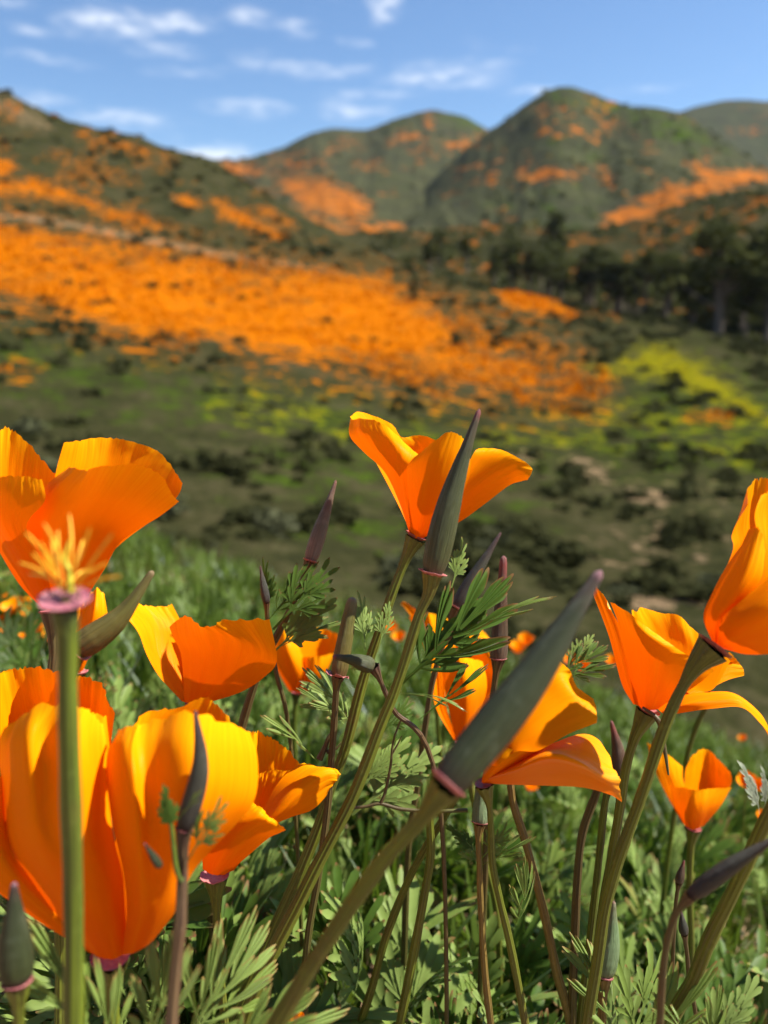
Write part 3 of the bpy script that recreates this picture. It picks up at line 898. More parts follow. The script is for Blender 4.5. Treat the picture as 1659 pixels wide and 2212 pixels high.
def petal_mesh(rows, D, seed, ruffle=1.0, nu=44, nv=36):
    r = np.random.default_rng(seed)
    ctrl = []
    for row in rows:
        a = np.array([(q[0], q[1], q[2] if len(q) > 2 else 0) for q in row], float)
        ctrl.append(cat_rom(P(a[:, 0], a[:, 1], D + a[:, 2] * .01), nu))
    ctrl = np.array(ctrl)
    # ragged rim: the last rows reach a little farther or shorter, column by column
    u = np.linspace(-1, 1, nu)
    k = len(rows)
    ext = np.concatenate([(2 * ctrl[0] - ctrl[1])[None], ctrl, (2 * ctrl[-1] - ctrl[-2])[None]])
    jit = (fbm((u + 3 + seed) * 9, u * 0 + seed, seed % 97, 4, .7) - .5) * .09 * ruffle
    jit = jit + (fbm((u + 3 + seed) * 42, u * 0, 5 + seed % 91, 2, .7) - .5) * .05 * ruffle
    g = np.zeros((nv, nu, 3))
    for j in range(nu):
        t = np.linspace(0, 1, nv) * (k - 1) * 1.0
        t = t + (t / (k - 1)) ** 4 * jit[j] * (k - 1) * .5
        t = np.clip(t, 0, k - 1 + .2)
        i = np.minimum(t.astype(int), k - 2)
        w = (t - i)[:, None]
        p0, p1, p2, p3 = ext[i, j], ext[i + 1, j], ext[i + 2, j], ext[i + 3, j]
        g[:, j] = .5 * (2 * p1 + (p2 - p0) * w + (2 * p0 - 5 * p1 + 4 * p2 - p3) * w * w + (3 * p1 - p0 - 3 * p2 + p3) * w ** 3)
    du, dv = np.gradient(g, axis=1), np.gradient(g, axis=0)
    nrm = np.cross(du, dv); nrm /= np.linalg.norm(nrm, axis=2)[..., None] + 1e-12
    V, U = np.meshgrid(np.linspace(0, 1, nv), u, indexing='ij')
    wave = np.sin(U * (5 + seed % 3) + seed) * .00035 * V ** 1.5
    wave += (fbm((U + 5) * 6 + seed, V * 1.5, seed % 89, 4, .6) - .5) * .0015 * ruffle * (.15 + V ** 3)
    wave += (fbm((U + 5) * 30, V * 2, 7 + seed % 83, 2) - .5) * .00010 * (.3 + V)
    pl = fbm((U + 5) * 13 + seed, V * 1.2 + seed, 11 + seed % 79, 3, .6) - .5
    wave += pl * .0010 * ruffle * V ** 5
    g = g + nrm * wave[..., None]
    return mesh('petal', g.reshape(-1, 3), grid_faces(nv, nu), M['petal'], {'pu': U.ravel(), 'pv': V.ravel()})


def path(pts, D0, D1):
    a = np.array(pts, float)
    L = np.concatenate([[0], np.cumsum(np.hypot(*np.diff(a[:, :2], axis=0).T))]) if len(a) > 1 else np.zeros(1)
    d = D0 + (D1 - D0) * L / max(L[-1], 1e-6)
    if a.shape[1] > 2:
        d = d + a[:, 2] * .01
    return P(a[:, 0], a[:, 1], d), d


def stem_mesh(pts, D0, D1, w0, w1, flare=0.0, mat='stem', to_ground=True, n=46, ridges=8, amp=.12):
    p, d = path(pts, D0, D1)
    r0, r1 = w0 * D0 / F * .84, w1 * D1 / F * .84
    if to_ground:
        last = p[-1]
        z = float(ground_h(last[0], last[1]))
        if last[2] > z + .004:
            dirn = (p[-1] - p[-2]); dirn /= np.linalg.norm(dirn)
            step = min(.5 * (last[2] - z) / max(-dirn[2], .35), .05)
            mid = last + dirn * step * .8
            end = ground_drop(mid + np.array([dirn[0], dirn[1], 0]) * step * .3)
            mid[2] = max(mid[2], end[2] + .01)
            p = np.vstack([p, mid, end])
    c = cat_rom(p, n)
    t = np.linspace(0, 1, n)
    rad = r0 + (r1 - r0) * np.minimum(t * 1.3, 1)
    rad = rad * (1 + .05 * np.sin(t * 23 + w0) + .03 * np.sin(t * 57 + w1))
    if flare:
        L = np.concatenate([[0], np.cumsum(np.linalg.norm(np.diff(c, axis=0), axis=1))])
        fl = flare * D0 / F
        rad = rad + np.maximum(fl - r0, 0) * np.clip(1 - L / (fl * 3.2), 0, 1) ** 1.7
    v, f, u, vv = tube_geo(c, rad, 32, ridges, amp)
    return mesh('stem', v, f, M[mat], {'pu': u, 'pv': vv}), c


def collar_mesh(center, axis, R, mat, ragged=0.0, seed=1, height=.35, flare=1.18):
    """flared rim below the flower: a thin skirt that rolls outwards"""
    r = np.random.default_rng(seed)
    axis = axis / np.linalg.norm(axis)
    a = np.cross(axis, [.2, .1, 1.0]) if abs(axis[2]) < .9 else np.cross(axis, [1.0, 0, 0])
    a /= np.linalg.norm(a); b = np.cross(axis, a)
    th = np.linspace(0, 2 * np.pi, 36, endpoint=False)
    rag = ragged * (fbm(np.cos(th) * 3 + 5 + seed, np.sin(th) * 3 + 5, seed, 3, .6) - .5) * 2
    wav = .10 * np.sin(3 * th + seed) * (ragged + .15)
    prof = [(.80, -.28), (.95, -.12), (1.10, .02), (flare, .14), (flare + .02, .20), (flare - .03, .22), (1.05, .10), (.92, .02), (.80, -.02), (.4, -.03), (.01, -.02)]
    rows = []
    for k, (pr, ph) in enumerate(prof):
        w = max(0, pr - .95) * 2
        rr = R * (pr + (rag * .6 + wav) * w)
        hh = R * height * (ph * 2 + (rag * 2.2 + wav * 2) * w)
        rows.append(center + (np.cos(th) * rr)[:, None] * a + (np.sin(th) * rr)[:, None] * b + hh[:, None] * axis if np.ndim(hh) else 0)
    v = np.array(rows)
    return mesh('collar', v.reshape(-1, 3), grid_faces(len(prof), 36, True), M[mat])


BUD_T = [0, .04, .10, .2, .32, .45, .6, .75, .88, .95, .985, 1.0]
BUD_R = [.62, .82, .94, 1.0, .97, .86, .66, .45, .29, .22, .17, .02]


def bud_mesh(base, tip, Db, Dt, half, mat, bend=(0, 0), prof=None, ridges=14, amp=.034):
    p0, p2 = P(*base, Db), P(*tip, Dt)
    mx, my = (base[0] + tip[0]) / 2 + bend[0], (base[1] + tip[1]) / 2 + bend[1]
    pm = P(mx, my, (Db + Dt) / 2)
    t = np.concatenate([np.linspace(0, .96, 40), [.975, .988, .996, 1.0]])
    c = cat_rom([p0, pm, p2], 200)[np.minimum((t * 199).astype(int), 199)]
    c[-3:] = c[-4] + (p2 - c[-4])[None] * np.array([.4, .8, 1.0])[:, None]
    R = half * Db / F
    rad = np.interp(t, BUD_T, prof or BUD_R) * R
    v, f, u, _ = tube_geo(c, rad, 28, ridges, amp)
    vv = np.repeat(t[:, None], 28, 1).ravel()
    return mesh('bud_cap', v, f, M[mat], {'pu': u, 'pv': vv}), p0, (cat_rom([p0, pm, p2], 40)[3] - p0), R


# ---- leaves
def leaf_geo(seed, low=False, spread=1.0, stalk=.3, fat=1.0):
    """feathery leaf in its own plane: stalk along +y, length 1. returns verts, quads, tip"""
    r = np.random.default_rng(seed)
    V, Q, T = [], [], []

    def strip(p0, ang, L, w0, w1, w2, curve=0.0, tip=True, z=0.0, last=0.0):
        n = 4 if low else 7
        t = np.linspace(0, 1, n)
        a = ang + curve * t
        x = p0[0] + np.concatenate([[0], np.cumsum(np.sin(a[1:]) * L / (n - 1))])
        y = p0[1] + np.concatenate([[0], np.cumsum(np.cos(a[1:]) * L / (n - 1))])
        w = np.interp(t, [0, .55, .82, .95, 1], [w0, w1, w2, w2 * .72, w2 * (.2 if tip else 1)])
        nx, ny = np.cos(a), -np.sin(a)
        lift = z + .03 * np.sin(t * 2.5) * L
        k0 = len(V)
        m = 2 if low else 3
        for i in range(n):
            for s in ((-1, 1) if low else (-1, 0, 1)):
                V.append((x[i] + nx[i] * w[i] * s, y[i] + ny[i] * w[i] * s, lift[i] + (abs(s) * w[i] * .35)))
                T.append(t[i] if tip else 0)
        for i in range(n - 1):
            for s in range(m - 1):
                a0 = k0 + i * m + s
                Q.append((a0, a0 + 1, a0 + m + 1, a0 + m))
        return (x, y)

    def wedge(p0, ang, L, w, z):
        """a blade that broadens and splits into blunt fingers"""
        nf = int(r.integers(2, 4)) if not low else 2
        fan = (.20 + .07 * nf) * spread
        for k in range(nf):
            s = (k / (nf - 1) - .5) * 2 * r.uniform(.75, 1.2)
            a = ang + s * fan * r.uniform(.7, 1.05)
            LL = L * (1 - .25 * abs(s) * r.uniform(.5, 1.3))
            strip(p0, ang + s * fan * .45, LL, w * .45, w * .8 * r.uniform(.8, 1.1), w * r.uniform(.75, 1.15), (a - ang - s * fan * .45) * 1.2, True, z + .004 * (k % 2) + r.uniform(0, .003))

    w = .026 * fat
    strip((0, 0), 0, stalk + .06, .013, .012, .016, 0, False)
    y = stalk
    levels = 2 if low else 2 + int(r.integers(0, 2))
    for lv in range(levels):
        L = (.42 - .09 * lv)
        for s in (-1, 1):
            ang = s * (r.uniform(.42, .75) - .10 * lv) * spread
            p = (0, y + r.uniform(-.015, .015))
            sl_ = L * r.uniform(.28, .42)
            xs, ys = strip(p, ang, sl_, .011, .012, .016, 0, False, .002)
            e = (xs[-1] * .95 + p[0] * .05, ys[-1] * .95 + p[1] * .05)
            wedge(e, ang - s * .10, L * .78, w, .004 + .002 * lv)
            if not low and lv < 2:
                m = (xs[3], ys[3])
                wedge(m, ang + s * .45, L * .52, w * .85, .003)
                wedge(m, ang - s * .42, L * .52, w * .85, .006)
        ny = y + .17 - .02 * lv
        strip((0, y), 0, ny - y + .02, .014, .012, .014, 0, False, .001)
        y = ny
    wedge((0, y - .02), 0, 1.0 - y, w * 1.1, .005)
    return np.array(V), np.array(Q), np.array(T)


LEAF_GEO = [leaf_geo(s, False, sp, st, ft) for s, sp, st, ft in ((1, 1.0, .25, 1.0), (2, .8, .2, 1.15), (3, 1.15, .3, .9), (4, .9, .15, 1.3), (5, 1.05, .22, 1.1), (6, .7, .2, 1.0))]
FAN_GEO = []


def fan_geo(seed, lobes):
    """broad leaf: a stalk carrying wedge lobes, each ending in rounded teeth cut by slits"""
    r = np.random.default_rng(seed)
    V, Q, T = [], [], []

    def lobe(p0, ang, L, w, teeth, z, bow=0.0):
        nr = 8
        k0 = len(V)
        node, prof = [-1, -.8, -.45, 0, .45, .8, 1], [.76, .92, .985, 1, .985, .92, .76]
        sc_, end = [-1], [.86]
        for q in range(teeth):
            f = r.uniform(.92, 1.04)
            for x_, e_ in zip(node[1:], prof[1:]):
                sc_.append(-1 + (q * 2 + x_ + 1) / teeth); end.append(e_ * f)
        sc_, end = np.array(sc_), np.array(end)
        end[-1] = .86
        end = end - .16 * sc_ ** 2
        nc = len(sc_)
        for i in range(nr):
            t = (i / (nr - 1))
            for j, sx in enumerate(sc_):
                tt = t * end[j]
                ww = w * np.interp(t, [0, .25, .55, .85, 1], [.2, .26, .5, .9, .98])
                a = ang + bow * t
                x = p0[0] + math.sin(a) * tt * L + math.cos(a) * ww * sx
                y = p0[1] + math.cos(a) * tt * L - math.sin(a) * ww * sx
                V.append((x, y, z + ww * .35 * abs(sx) - .05 * L * t * t + .010 * math.cos(sx * math.pi * teeth) * t))
                T.append(t if t < 1 else 1.0)
        for i in range(nr - 1):
            for j in range(nc - 1):
                a0 = k0 + i * nc + j
                Q.append((a0, a0 + 1, a0 + nc + 1, a0 + nc))

    lobe((0, 0), 0, .45, .022, 1, -.004)
    for (y, ang, L, w, t) in lobes:
        lobe((math.sin(ang) * .01, y), ang, L * r.uniform(.92, 1.06), w, t, .004 * abs(ang) + r.uniform(0, .004), -ang * .25)
    return np.array(V), np.array(Q), np.array(T)


FANS = [fan_geo(1, [(.44, 0, .56, .062, 3), (.36, .62, .46, .05, 2), (.40, -.55, .44, .05, 2), (.26, 1.0, .34, .036, 2), (.28, -.95, .32, .036, 2)]),
        fan_geo(2, [(.40, .10, .60, .05, 3), (.32, .66, .46, .042, 2), (.36, -.52, .48, .042, 2)]),
        fan_geo(3, [(.38, .02, .62, .034, 2), (.34, .42, .46, .026, 1), (.46, -.36, .38, .026, 1)]),
        fan_geo(4, [(.52, 0, .48, .055, 3), (.46, .50, .44, .045, 2), (.50, -.46, .42, .045, 2), (.30, .80, .46, .042, 2), (.33, -.78, .44, .042, 3), (.20, 1.0, .32, .03, 1), (.21, -1.05, .3, .03, 1)])]


def bent_leaf(geo, base, tip, face, arch, width=1.0, twist=0.0):
    """lay a leaf on an arching midrib from base to tip (world points), its upper side towards face"""
    V, Q, T = geo
    ax = tip - base
    L = np.linalg.norm(ax); ax = ax / L
    side = np.cross(ax, face); side /= np.linalg.norm(side) + 1e-9
    nrm = np.cross(side, ax)
    t = V[:, 1]
    up = arch * L * (4 * t * (1 - t)) * .25
    cs, sn = np.cos(twist * t), np.sin(twist * t)
    x, z = V[:, 0] * L * width, V[:, 2] * L
    x, z = x * cs - z * sn, x * sn + z * cs
    droop = -np.abs(V[:, 0]) ** 1.6 * L * .5
    return base + ax * (t * L)[:, None] + side * x[:, None] + nrm * (z + up + droop)[:, None]


def hero_leaf(owner, geo, base, tip, Db, Dt, mat='leaf', arch=.4, width=1.0, face=None, twist=.3):
    b, t = P(*base, Db), P(*tip, Dt)
    if face is None:
        face = -FWD * .75 + UP * .5 + RIGHT * .25
    v = bent_leaf(geo, b, t, np.asarray(face, float), arch, width, twist)
    obj('leaf', mesh('leaf', v, geo[1], M[mat], {'tip': geo[2]}), owner)


def add_collar(owner, cxy, D, half, axis, mat, ragged=0.0, seed=1, height=.35, flare=1.18):
    c = P(*cxy, D)
    obj('collar', collar_mesh(c, np.asarray(axis, float), half * D / F, mat, ragged, seed, height, flare), owner)


PS = [100]


def poppy(label, D, petals, stem, group=None, collar=None, ruffle=1.0, smat='stem'):
    """stem: (points, D0, D1, w0, w1, flare); collar: (x, y, half, mat, ragged)"""
    sm, c = stem_mesh(*stem, mat=smat)
    e = thing('poppy', label, 'poppy', c[-1], group)
    obj('stem', sm, e)
    for rows in petals:
        PS[0] += 7
        obj('petal', petal_mesh(rows, D, PS[0], ruffle), e)
    if collar:
        x, y, half, cm, rg = collar
        obj('collar', collar_mesh(P(x, y, stem[1]), c[0] - c[4], half * stem[1] / F, cm, rg, PS[0]), e)
    return e


def bud(label, base, tip, Db, Dt, half, mat, stem, smat='stem', bend=(0, 0), collar='collar_pink', ragged=.1, prof=None, group=None, name='poppy_bud', flare=1.18):
    bm, p0, ax, R = bud_mesh(base, tip, Db, Dt, half, mat, bend, prof)
    pts, D1, w0, w1 = stem
    sm, c = stem_mesh([base] + list(pts), Db, D1, w0, w1, half * .78, mat=smat)
    e = thing(name, label, 'flower bud' if name == 'poppy_bud' else 'seed pod', c[-1], group)
    obj('stem', sm, e); obj('bud_cap' if name == 'poppy_bud' else 'pod', bm, e)
    if collar:
        obj('collar', collar_mesh(p0 + ax * .05, ax, R * .84, collar, ragged, int(base[0]), .3, flare), e)
    return e


# upper left poppy
p1 = poppy('large open poppy with bright yellow back petals at the upper left', .235, [
    [[(120, 1312, .2), (132, 1312, .4), (145, 1312, .5), (158, 1312, .4), (168, 1310, .3)],
     [(105, 1210, .8), (140, 1195, 1.2), (175, 1185, 1.5), (210, 1190, 1.2), (240, 1195, .8)],
     [(112, 1080, 1.0), (165, 1068, 1.7), (225, 1068, 2.1), (290, 1080, 1.7), (345, 1112, .7)],
     [(124, 1010, 1.1), (185, 995, 1.9), (245, 990, 2.3), (320, 1005, 1.9), (384, 1072, .6)],
     [(140, 958, 1.1), (190, 947, 1.9), (255, 948, 2.3), (340, 974, 1.9), (394, 1042, .6)]],
    [[(92, 1312, .2), (105, 1312, .3), (118, 1312, .3)], [(20, 1200, .8), (60, 1180, 1.2), (112, 1180, .9)],
     [(-50, 1060, .8), (20, 1060, 1.6), (112, 1085, 1)], [(-60, 960, .8), (25, 930, 1.8), (118, 1024, 1)]],
    [[(105, 1316, 0), (120, 1320, -.3), (140, 1322, -.4), (160, 1318, -.3), (175, 1310, 0)],
     [(60, 1220, -.3), (110, 1230, -1), (150, 1235, -1.2), (190, 1235, -1), (222, 1235, -.3)],
     [(50, 1130, -.4), (110, 1130, -1.5), (165, 1130, -1.8), (220, 1140, -1.5), (262, 1168, -.3)],
     [(95, 1055, -1.0), (150, 1060, -2.1), (210, 1060, -2.5), (280, 1075, -2.2), (345, 1113, -1.2)],
     [(147, 1008, -1.5), (185, 1014, -2.6), (240, 1004, -3.0), (335, 1018, -2.6), (386, 1082, -1.4)]],
    [[(92, 1314, 0), (104, 1318, -.3), (118, 1318, -.4)], [(38, 1256, 0), (72, 1240, -.8), (98, 1228, -.9)],
     [(-30, 1140, 0), (10, 1135, -1.3), (58, 1140, -1.5)], [(-70, 1075, .2), (15, 1075, -1.6), (96, 1082, -1.9)],
     [(-75, 1040, .3), (20, 1028, -1.6), (90, 1036, -1.9)]]],
    ([(112, 1322), (117, 1400), (114, 1470), (122, 1620), (130, 1800)], .235, .235, 12, 12, 22), None, (108, 1322, 20, 'collar_dark', .1), smat='stem_brown')

# centre poppy
p2 = poppy('open orange poppy standing highest at the centre behind a tall bud', .25, [
    [[(890, 1157, .2), (897, 1157, .3), (905, 1157, .3), (912, 1157, .2)], [(860, 1090, .8), (885, 1090, 1.2), (910, 1090, 1.2), (945, 1095, .9)],
     [(805, 985, 1), (845, 990, 1.7), (895, 1000, 1.9), (970, 1020, 1.2)], [(775, 935, .9), (840, 945, 1.7), (900, 965, 1.9), (975, 985, 1.3)],
     [(757, 900, .7), (778, 890, 1.3), (842, 915, 1.8), (868, 944, 1.9), (908, 940, 1.9), (970, 962, 1.4)]],
    [[(905, 1162, 0), (910, 1162, .1), (915, 1161, .2), (918, 1160, .3)],
     [(950, 1105, -.6), (965, 1108, -.2), (978, 1118, .2), (988, 1130, .4)],
     [(990, 1045, -.9), (1015, 1050, -.5), (1035, 1065, 0), (1048, 1088, .4)],
     [(1018, 990, -.9), (1060, 1005, -.6), (1085, 1025, -.2), (1098, 1050, .3)],
     [(1028, 972, -.8), (1078, 985, -.6), (1118, 1005, -.3), (1126, 1040, .1)],
     [(1035, 965, -.6), (1092, 976, -.5), (1147, 1008, -.2), (1140, 1037, 0)]],
    [[(886, 1158, 0), (892, 1161, -.2), (898, 1161, -.3), (904, 1161, -.2)],
     [(866, 1095, .2), (872, 1098, -.4), (879, 1102, -.8), (886, 1107, -.9)],
     [(832, 1022, .1), (848, 1026, -.7), (866, 1033, -1.1), (883, 1042, -1.3)],
     [(786, 978, .2), (816, 975, -.8), (852, 985, -1.3), (884, 1008, -1.5)],
     [(754, 942, .3), (792, 936, -.6), (838, 948, -1.2), (896, 990, -1.4)],
     [(755, 905, .6), (786, 905, -.2), (822, 914, -.8), (905, 981, -1.2)]],
    [[(888, 1160, -.1), (900, 1163, -.3), (915, 1162, -.1)], [(884, 1110, -.8), (915, 1110, -1.3), (950, 1125, -.8)],
     [(880, 1050, -1.3), (930, 1045, -1.9), (990, 1085, -1.2)], [(879, 1010, -1.5), (942, 988, -2.2), (1016, 1020, -1.5)],
     [(883, 1002, -1.5), (965, 934, -2.3), (1012, 958, -1.7)]]],
    ([(897, 1164), (884, 1190), (865, 1235), (845, 1288), (826, 1345), (800, 1420), (778, 1492), (748, 1610), (715, 1700), (690, 1780), (650, 1880), (600, 1990), (560, 2080)], .25, .262, 10, 14, 22),
    None, (898, 1158, 21, 'collar_dark', .05), ruffle=.55)

# darker cup poppy
p3 = poppy('cup shaped poppy in its own shade left of the leafy sprig', .26, [
    [[(400, 1514, .2), (415, 1514, .4), (432, 1514, .2)], [(400, 1440, .8), (450, 1440, 1.4), (520, 1450, .8)], [(395, 1380, 1), (460, 1380, 1.9), (560, 1390, 1)], [(400, 1352, 1), (470, 1362, 2), (580, 1350, 1.2)]],
    [[(393, 1515, 0), (404, 1518, 0), (415, 1516, .2)], [(345, 1463, -.2), (368, 1465, .3), (400, 1470, .8)],
     [(318, 1416, -.2), (345, 1405, .7), (396, 1410, 1.2)], [(298, 1364, -.1), (332, 1350, 1.0), (394, 1355, 1.5)], [(262, 1320, 0), (277, 1302, .4), (318, 1308, 1.3), (372, 1308, 1.8)]],
    [[(398, 1516, 0), (418, 1520, -.2), (438, 1520, -.2), (455, 1516, 0)], [(396, 1470, -.5), (430, 1475, -.9), (475, 1482, -1.0), (522, 1494, -.6)],
     [(390, 1412, -1.1), (440, 1415, -1.8), (505, 1425, -2.0), (572, 1462, -1.4)], [(372, 1372, -1.5), (430, 1376, -2.5), (510, 1382, -2.8), (598, 1425, -2.0)],
     [(367, 1354, -1.7), (398, 1332, -2.7), (432, 1350, -3.1), (462, 1352, -3.3), (482, 1340, -3.4), (582, 1336, -2.9)]]],
    ([(420, 1520), (428, 1580), (440, 1700), (450, 1850)], .262, .275, 9, 10, 20), None, (420, 1519, 17, 'collar_dark', .1), smat='stem_brown')

# poppy behind the great one
p4r = poppy('rear poppy showing ruffled sunlit petals behind the great poppy', .212, [
    [[(95, 1800, 0), (105, 1802, .1), (115, 1802, .1), (125, 1800, 0)], [(10, 1680, .0), (50, 1675, .9), (90, 1675, .9), (130, 1690, .2)], [(-30, 1560, -.2), (30, 1555, 1.1), (90, 1555, 1.2), (140, 1580, .2)], [(-50, 1465, -.4), (10, 1447, .9), (70, 1444, 1.0), (138, 1450, .1)]],
    [[(105, 1800, .1), (118, 1802, .2), (130, 1802, .2), (140, 1798, 0)], [(110, 1680, .4), (150, 1680, .9), (195, 1685, .7), (235, 1690, -.1)], [(118, 1570, .4), (165, 1560, 1.1), (205, 1570, .9), (240, 1600, -.2)], [(130, 1455, .3), (168, 1458, 1.0), (215, 1478, .7), (247, 1538, -.3)]],
    [[(110, 1800, -.2), (120, 1803, -.5), (135, 1800, -.3)], [(90, 1720, -.6), (150, 1715, -1.2), (215, 1715, -.6)], [(90, 1640, -.8), (160, 1630, -1.6), (235, 1640, -.7)], [(100, 1560, -.7), (165, 1535, -1.6), (226, 1548, -.8)]]],
    ([(118, 1802), (125, 1900), (130, 2050), (130, 2150)], .212, .215, 11, 12, 24), None, (118, 1804, 20, 'collar_pink', .1))

# great poppy at the lower left
p4 = poppy('great sunlit poppy with bud shadows across its petals, lower left', .185, [
    [[(225, 2056, .3), (240, 2056, .5), (255, 2056, .5), (272, 2050, .3)], [(240, 1900, .9), (290, 1885, 1.5), (350, 1880, 1.5), (400, 1880, .9)], [(262, 1720, 1), (340, 1700, 1.9), (440, 1700, 1.9), (512, 1722, .9)],
     [(276, 1620, .9), (330, 1590, 1.7), (430, 1580, 1.9), (505, 1610, 1)], [(279, 1578, .9), (322, 1536, 1.5), (390, 1528, 1.8), (441, 1507, 1.9), (468, 1520, 1.8), (494, 1548, 1.4)]],
    [[(196, 2060, .3), (205, 2062, .3), (215, 2062, .3)], [(60, 1975, .4), (85, 1960, .1), (120, 1950, .2)], [(-40, 1890, .6), (0, 1868, 0), (32, 1850, .2)], [(-70, 1780, .8), (-20, 1770, 0), (18, 1760, .4)], [(-60, 1680, .9), (-20, 1672, .3), (10, 1680, .5)]],
    [[(200, 2062, 0), (220, 2070, -.3), (245, 2072, -.4), (268, 2062, -.2)], [(130, 1985, .1), (170, 1985, -.9), (220, 1990, -1.2), (272, 1985, -.6)],
     [(62, 1900, .3), (120, 1890, -1.2), (195, 1895, -1.6), (266, 1890, -.7)], [(14, 1815, .4), (70, 1792, -1.1), (112, 1790, -1.25), (175, 1790, -1.8), (244, 1790, -.6)],
     [(6, 1700, .5), (58, 1682, -1.0), (105, 1680, -1.0), (168, 1680, -1.75), (236, 1680, -.5)], [(0, 1615, .5), (55, 1592, -.75), (105, 1586, -.6), (160, 1588, -1.35), (234, 1615, -.3)], [(14, 1574, .4), (73, 1529, -.2), (130, 1524, -.5), (178, 1530, -.4), (226, 1562, 0)]],
    [[(262, 2064, -.3), (285, 2060, -.5), (310, 2048, -.4), (330, 2034, 0)], [(272, 1985, -1.0), (310, 1970, -1.5), (350, 1960, -1.3), (386, 1960, -.2)],
     [(266, 1890, -1.2), (300, 1884, -1.9), (330, 1880, -1.75), (372, 1875, -1.9), (420, 1880, -.3)], [(244, 1790, -1.1), (290, 1785, -2.15), (335, 1780, -1.95), (410, 1780, -2.25), (512, 1780, -.3)],
     [(230, 1690, -.9), (282, 1692, -2.05), (325, 1690, -1.75), (430, 1690, -2.25), (552, 1722, -.2)], [(231, 1625, -.5), (275, 1615, -1.6), (322, 1612, -1.35), (430, 1612, -1.95), (557, 1640, 0)], [(250, 1586, -.2), (288, 1566, -.85), (330, 1556, -.75), (440, 1547, -1.25), (542, 1582, .1)]]],
    ([(238, 2072), (238, 2110), (240, 2170), (245, 2230)], .185, .19, 18, 18, 38), None, (238, 2068, 34, 'collar_magenta', .2), ruffle=1.0)

# poppy right of the great one
p5 = poppy('orange poppy with a ragged pink collar tucked right of the great poppy', .236, [
    [[(470, 1884, .2), (478, 1884, .3), (486, 1884, .3), (494, 1882, .2)], [(505, 1790, .6), (530, 1785, 1), (555, 1780, 1.1), (580, 1772, .8)], [(532, 1680, .9), (565, 1680, 1.4), (595, 1685, 1.5), (628, 1695, 1.1)], [(539, 1584, 1), (564, 1582, 1.3), (606, 1607, 1.5), (650, 1652, 1.2)]],
    [[(474, 1886, .1), (482, 1887, .1), (490, 1886, .1)], [(520, 1795, .2), (545, 1790, .3), (570, 1780, .2)], [(545, 1715, .4), (575, 1710, .5), (605, 1712, .3)], [(556, 1672, .5), (590, 1664, .6), (626, 1664, .4)]],
    [[(470, 1885, 0), (488, 1886, -.2), (505, 1880, -.1)], [(530, 1800, -.2), (556, 1800, -.7), (580, 1792, -.4)], [(568, 1748, -.2), (598, 1758, -.9), (625, 1766, -.5)], [(602, 1690, 0), (645, 1705, -.8), (672, 1750, -.6)], [(640, 1655, .3), (700, 1668, -.5), (702, 1722, -.5)], [(658, 1648, .4), (732, 1670, -.3), (712, 1706, -.5)]],
    [[(438, 1878, -.3), (460, 1890, -.5), (486, 1890, -.3)], [(440, 1830, -.8), (490, 1840, -1.4), (532, 1852, -.8)], [(470, 1770, -1.1), (525, 1790, -1.8), (578, 1812, -1.2)], [(515, 1735, -1.1), (560, 1765, -1.9), (606, 1797, -1.4)], [(540, 1726, -1.0), (570, 1752, -1.7), (618, 1790, -1.5)]]],
    ([(466, 1895), (468, 1960), (472, 2060), (480, 2150)], .236, .24, 9, 10, 26), None, (464, 1893, 27, 'collar_pink', .8))

# small poppy behind the fern
poppy('small poppy half hidden behind the pale leaf at mid height', .42, [
    [[(640, 1492, .1), (652, 1492, .3), (664, 1488, .2)], [(640, 1430, .6), (675, 1425, 1.1), (705, 1440, .6)], [(645, 1385, .8), (690, 1375, 1.5), (728, 1395, .7)], [(652, 1364, .9), (690, 1356, 1.7), (732, 1370, .8)]],
    [[(624, 1492, 0), (638, 1496, -.4), (656, 1494, -.2)], [(598, 1445, 0), (632, 1452, -1.2), (668, 1455, -.6)], [(590, 1400, .2), (620, 1402, -1.4), (652, 1412, -.6)], [(600, 1366, .5), (616, 1354, -.6), (640, 1376, -.3)]],
    [[(645, 1495, 0), (655, 1496, -.3), (668, 1490, 0)], [(650, 1455, -.6), (680, 1458, -1), (704, 1452, -.2)], [(648, 1420, -.6), (685, 1418, -1.1), (722, 1412, -.2)]]],
    ([(640, 1496), (637, 1540), (636, 1590), (640, 1680)], .42, .43, 5, 6, 11), None, (641, 1495, 10, 'collar_pink', .1), smat='stem_light')

# poppies behind the blurred bud
poppy('poppy with a yellow hooded petal behind the fork of the dark leaf', .32, [
    [[(985, 1596, .2), (998, 1596, .4), (1012, 1594, .2)], [(962, 1500, .8), (1010, 1498, 1.3), (1070, 1490, .7)], [(940, 1395, .9), (1000, 1398, 1.7), (1068, 1445, .7)], [(932, 1355, .9), (992, 1366, 1.6), (1048, 1392, 1.0)]],
    [[(980, 1598, 0), (985, 1600, 0), (990, 1600, 0)], [(940, 1525, .1), (952, 1530, .2), (965, 1530, .2)], [(932, 1455, .1), (945, 1455, .3), (958, 1455, .3)], [(934, 1424, .2), (942, 1422, .4), (950, 1430, .4)]],
    [[(985, 1600, -.1), (1000, 1605, -.4), (1016, 1600, -.1)], [(968, 1525, -.7), (1005, 1528, -1.5), (1046, 1512, -.5)], [(958, 1470, -.9), (1002, 1470, -1.8), (1051, 1470, -.5)], [(950, 1418, -.8), (990, 1416, -1.6), (1040, 1428, -.4)]]],
    ([(1000, 1605), (1010, 1660), (1025, 1740), (1045, 1850)], .32, .33, 7, 8, 14), None, (1000, 1604, 14, 'collar_dark', .1))
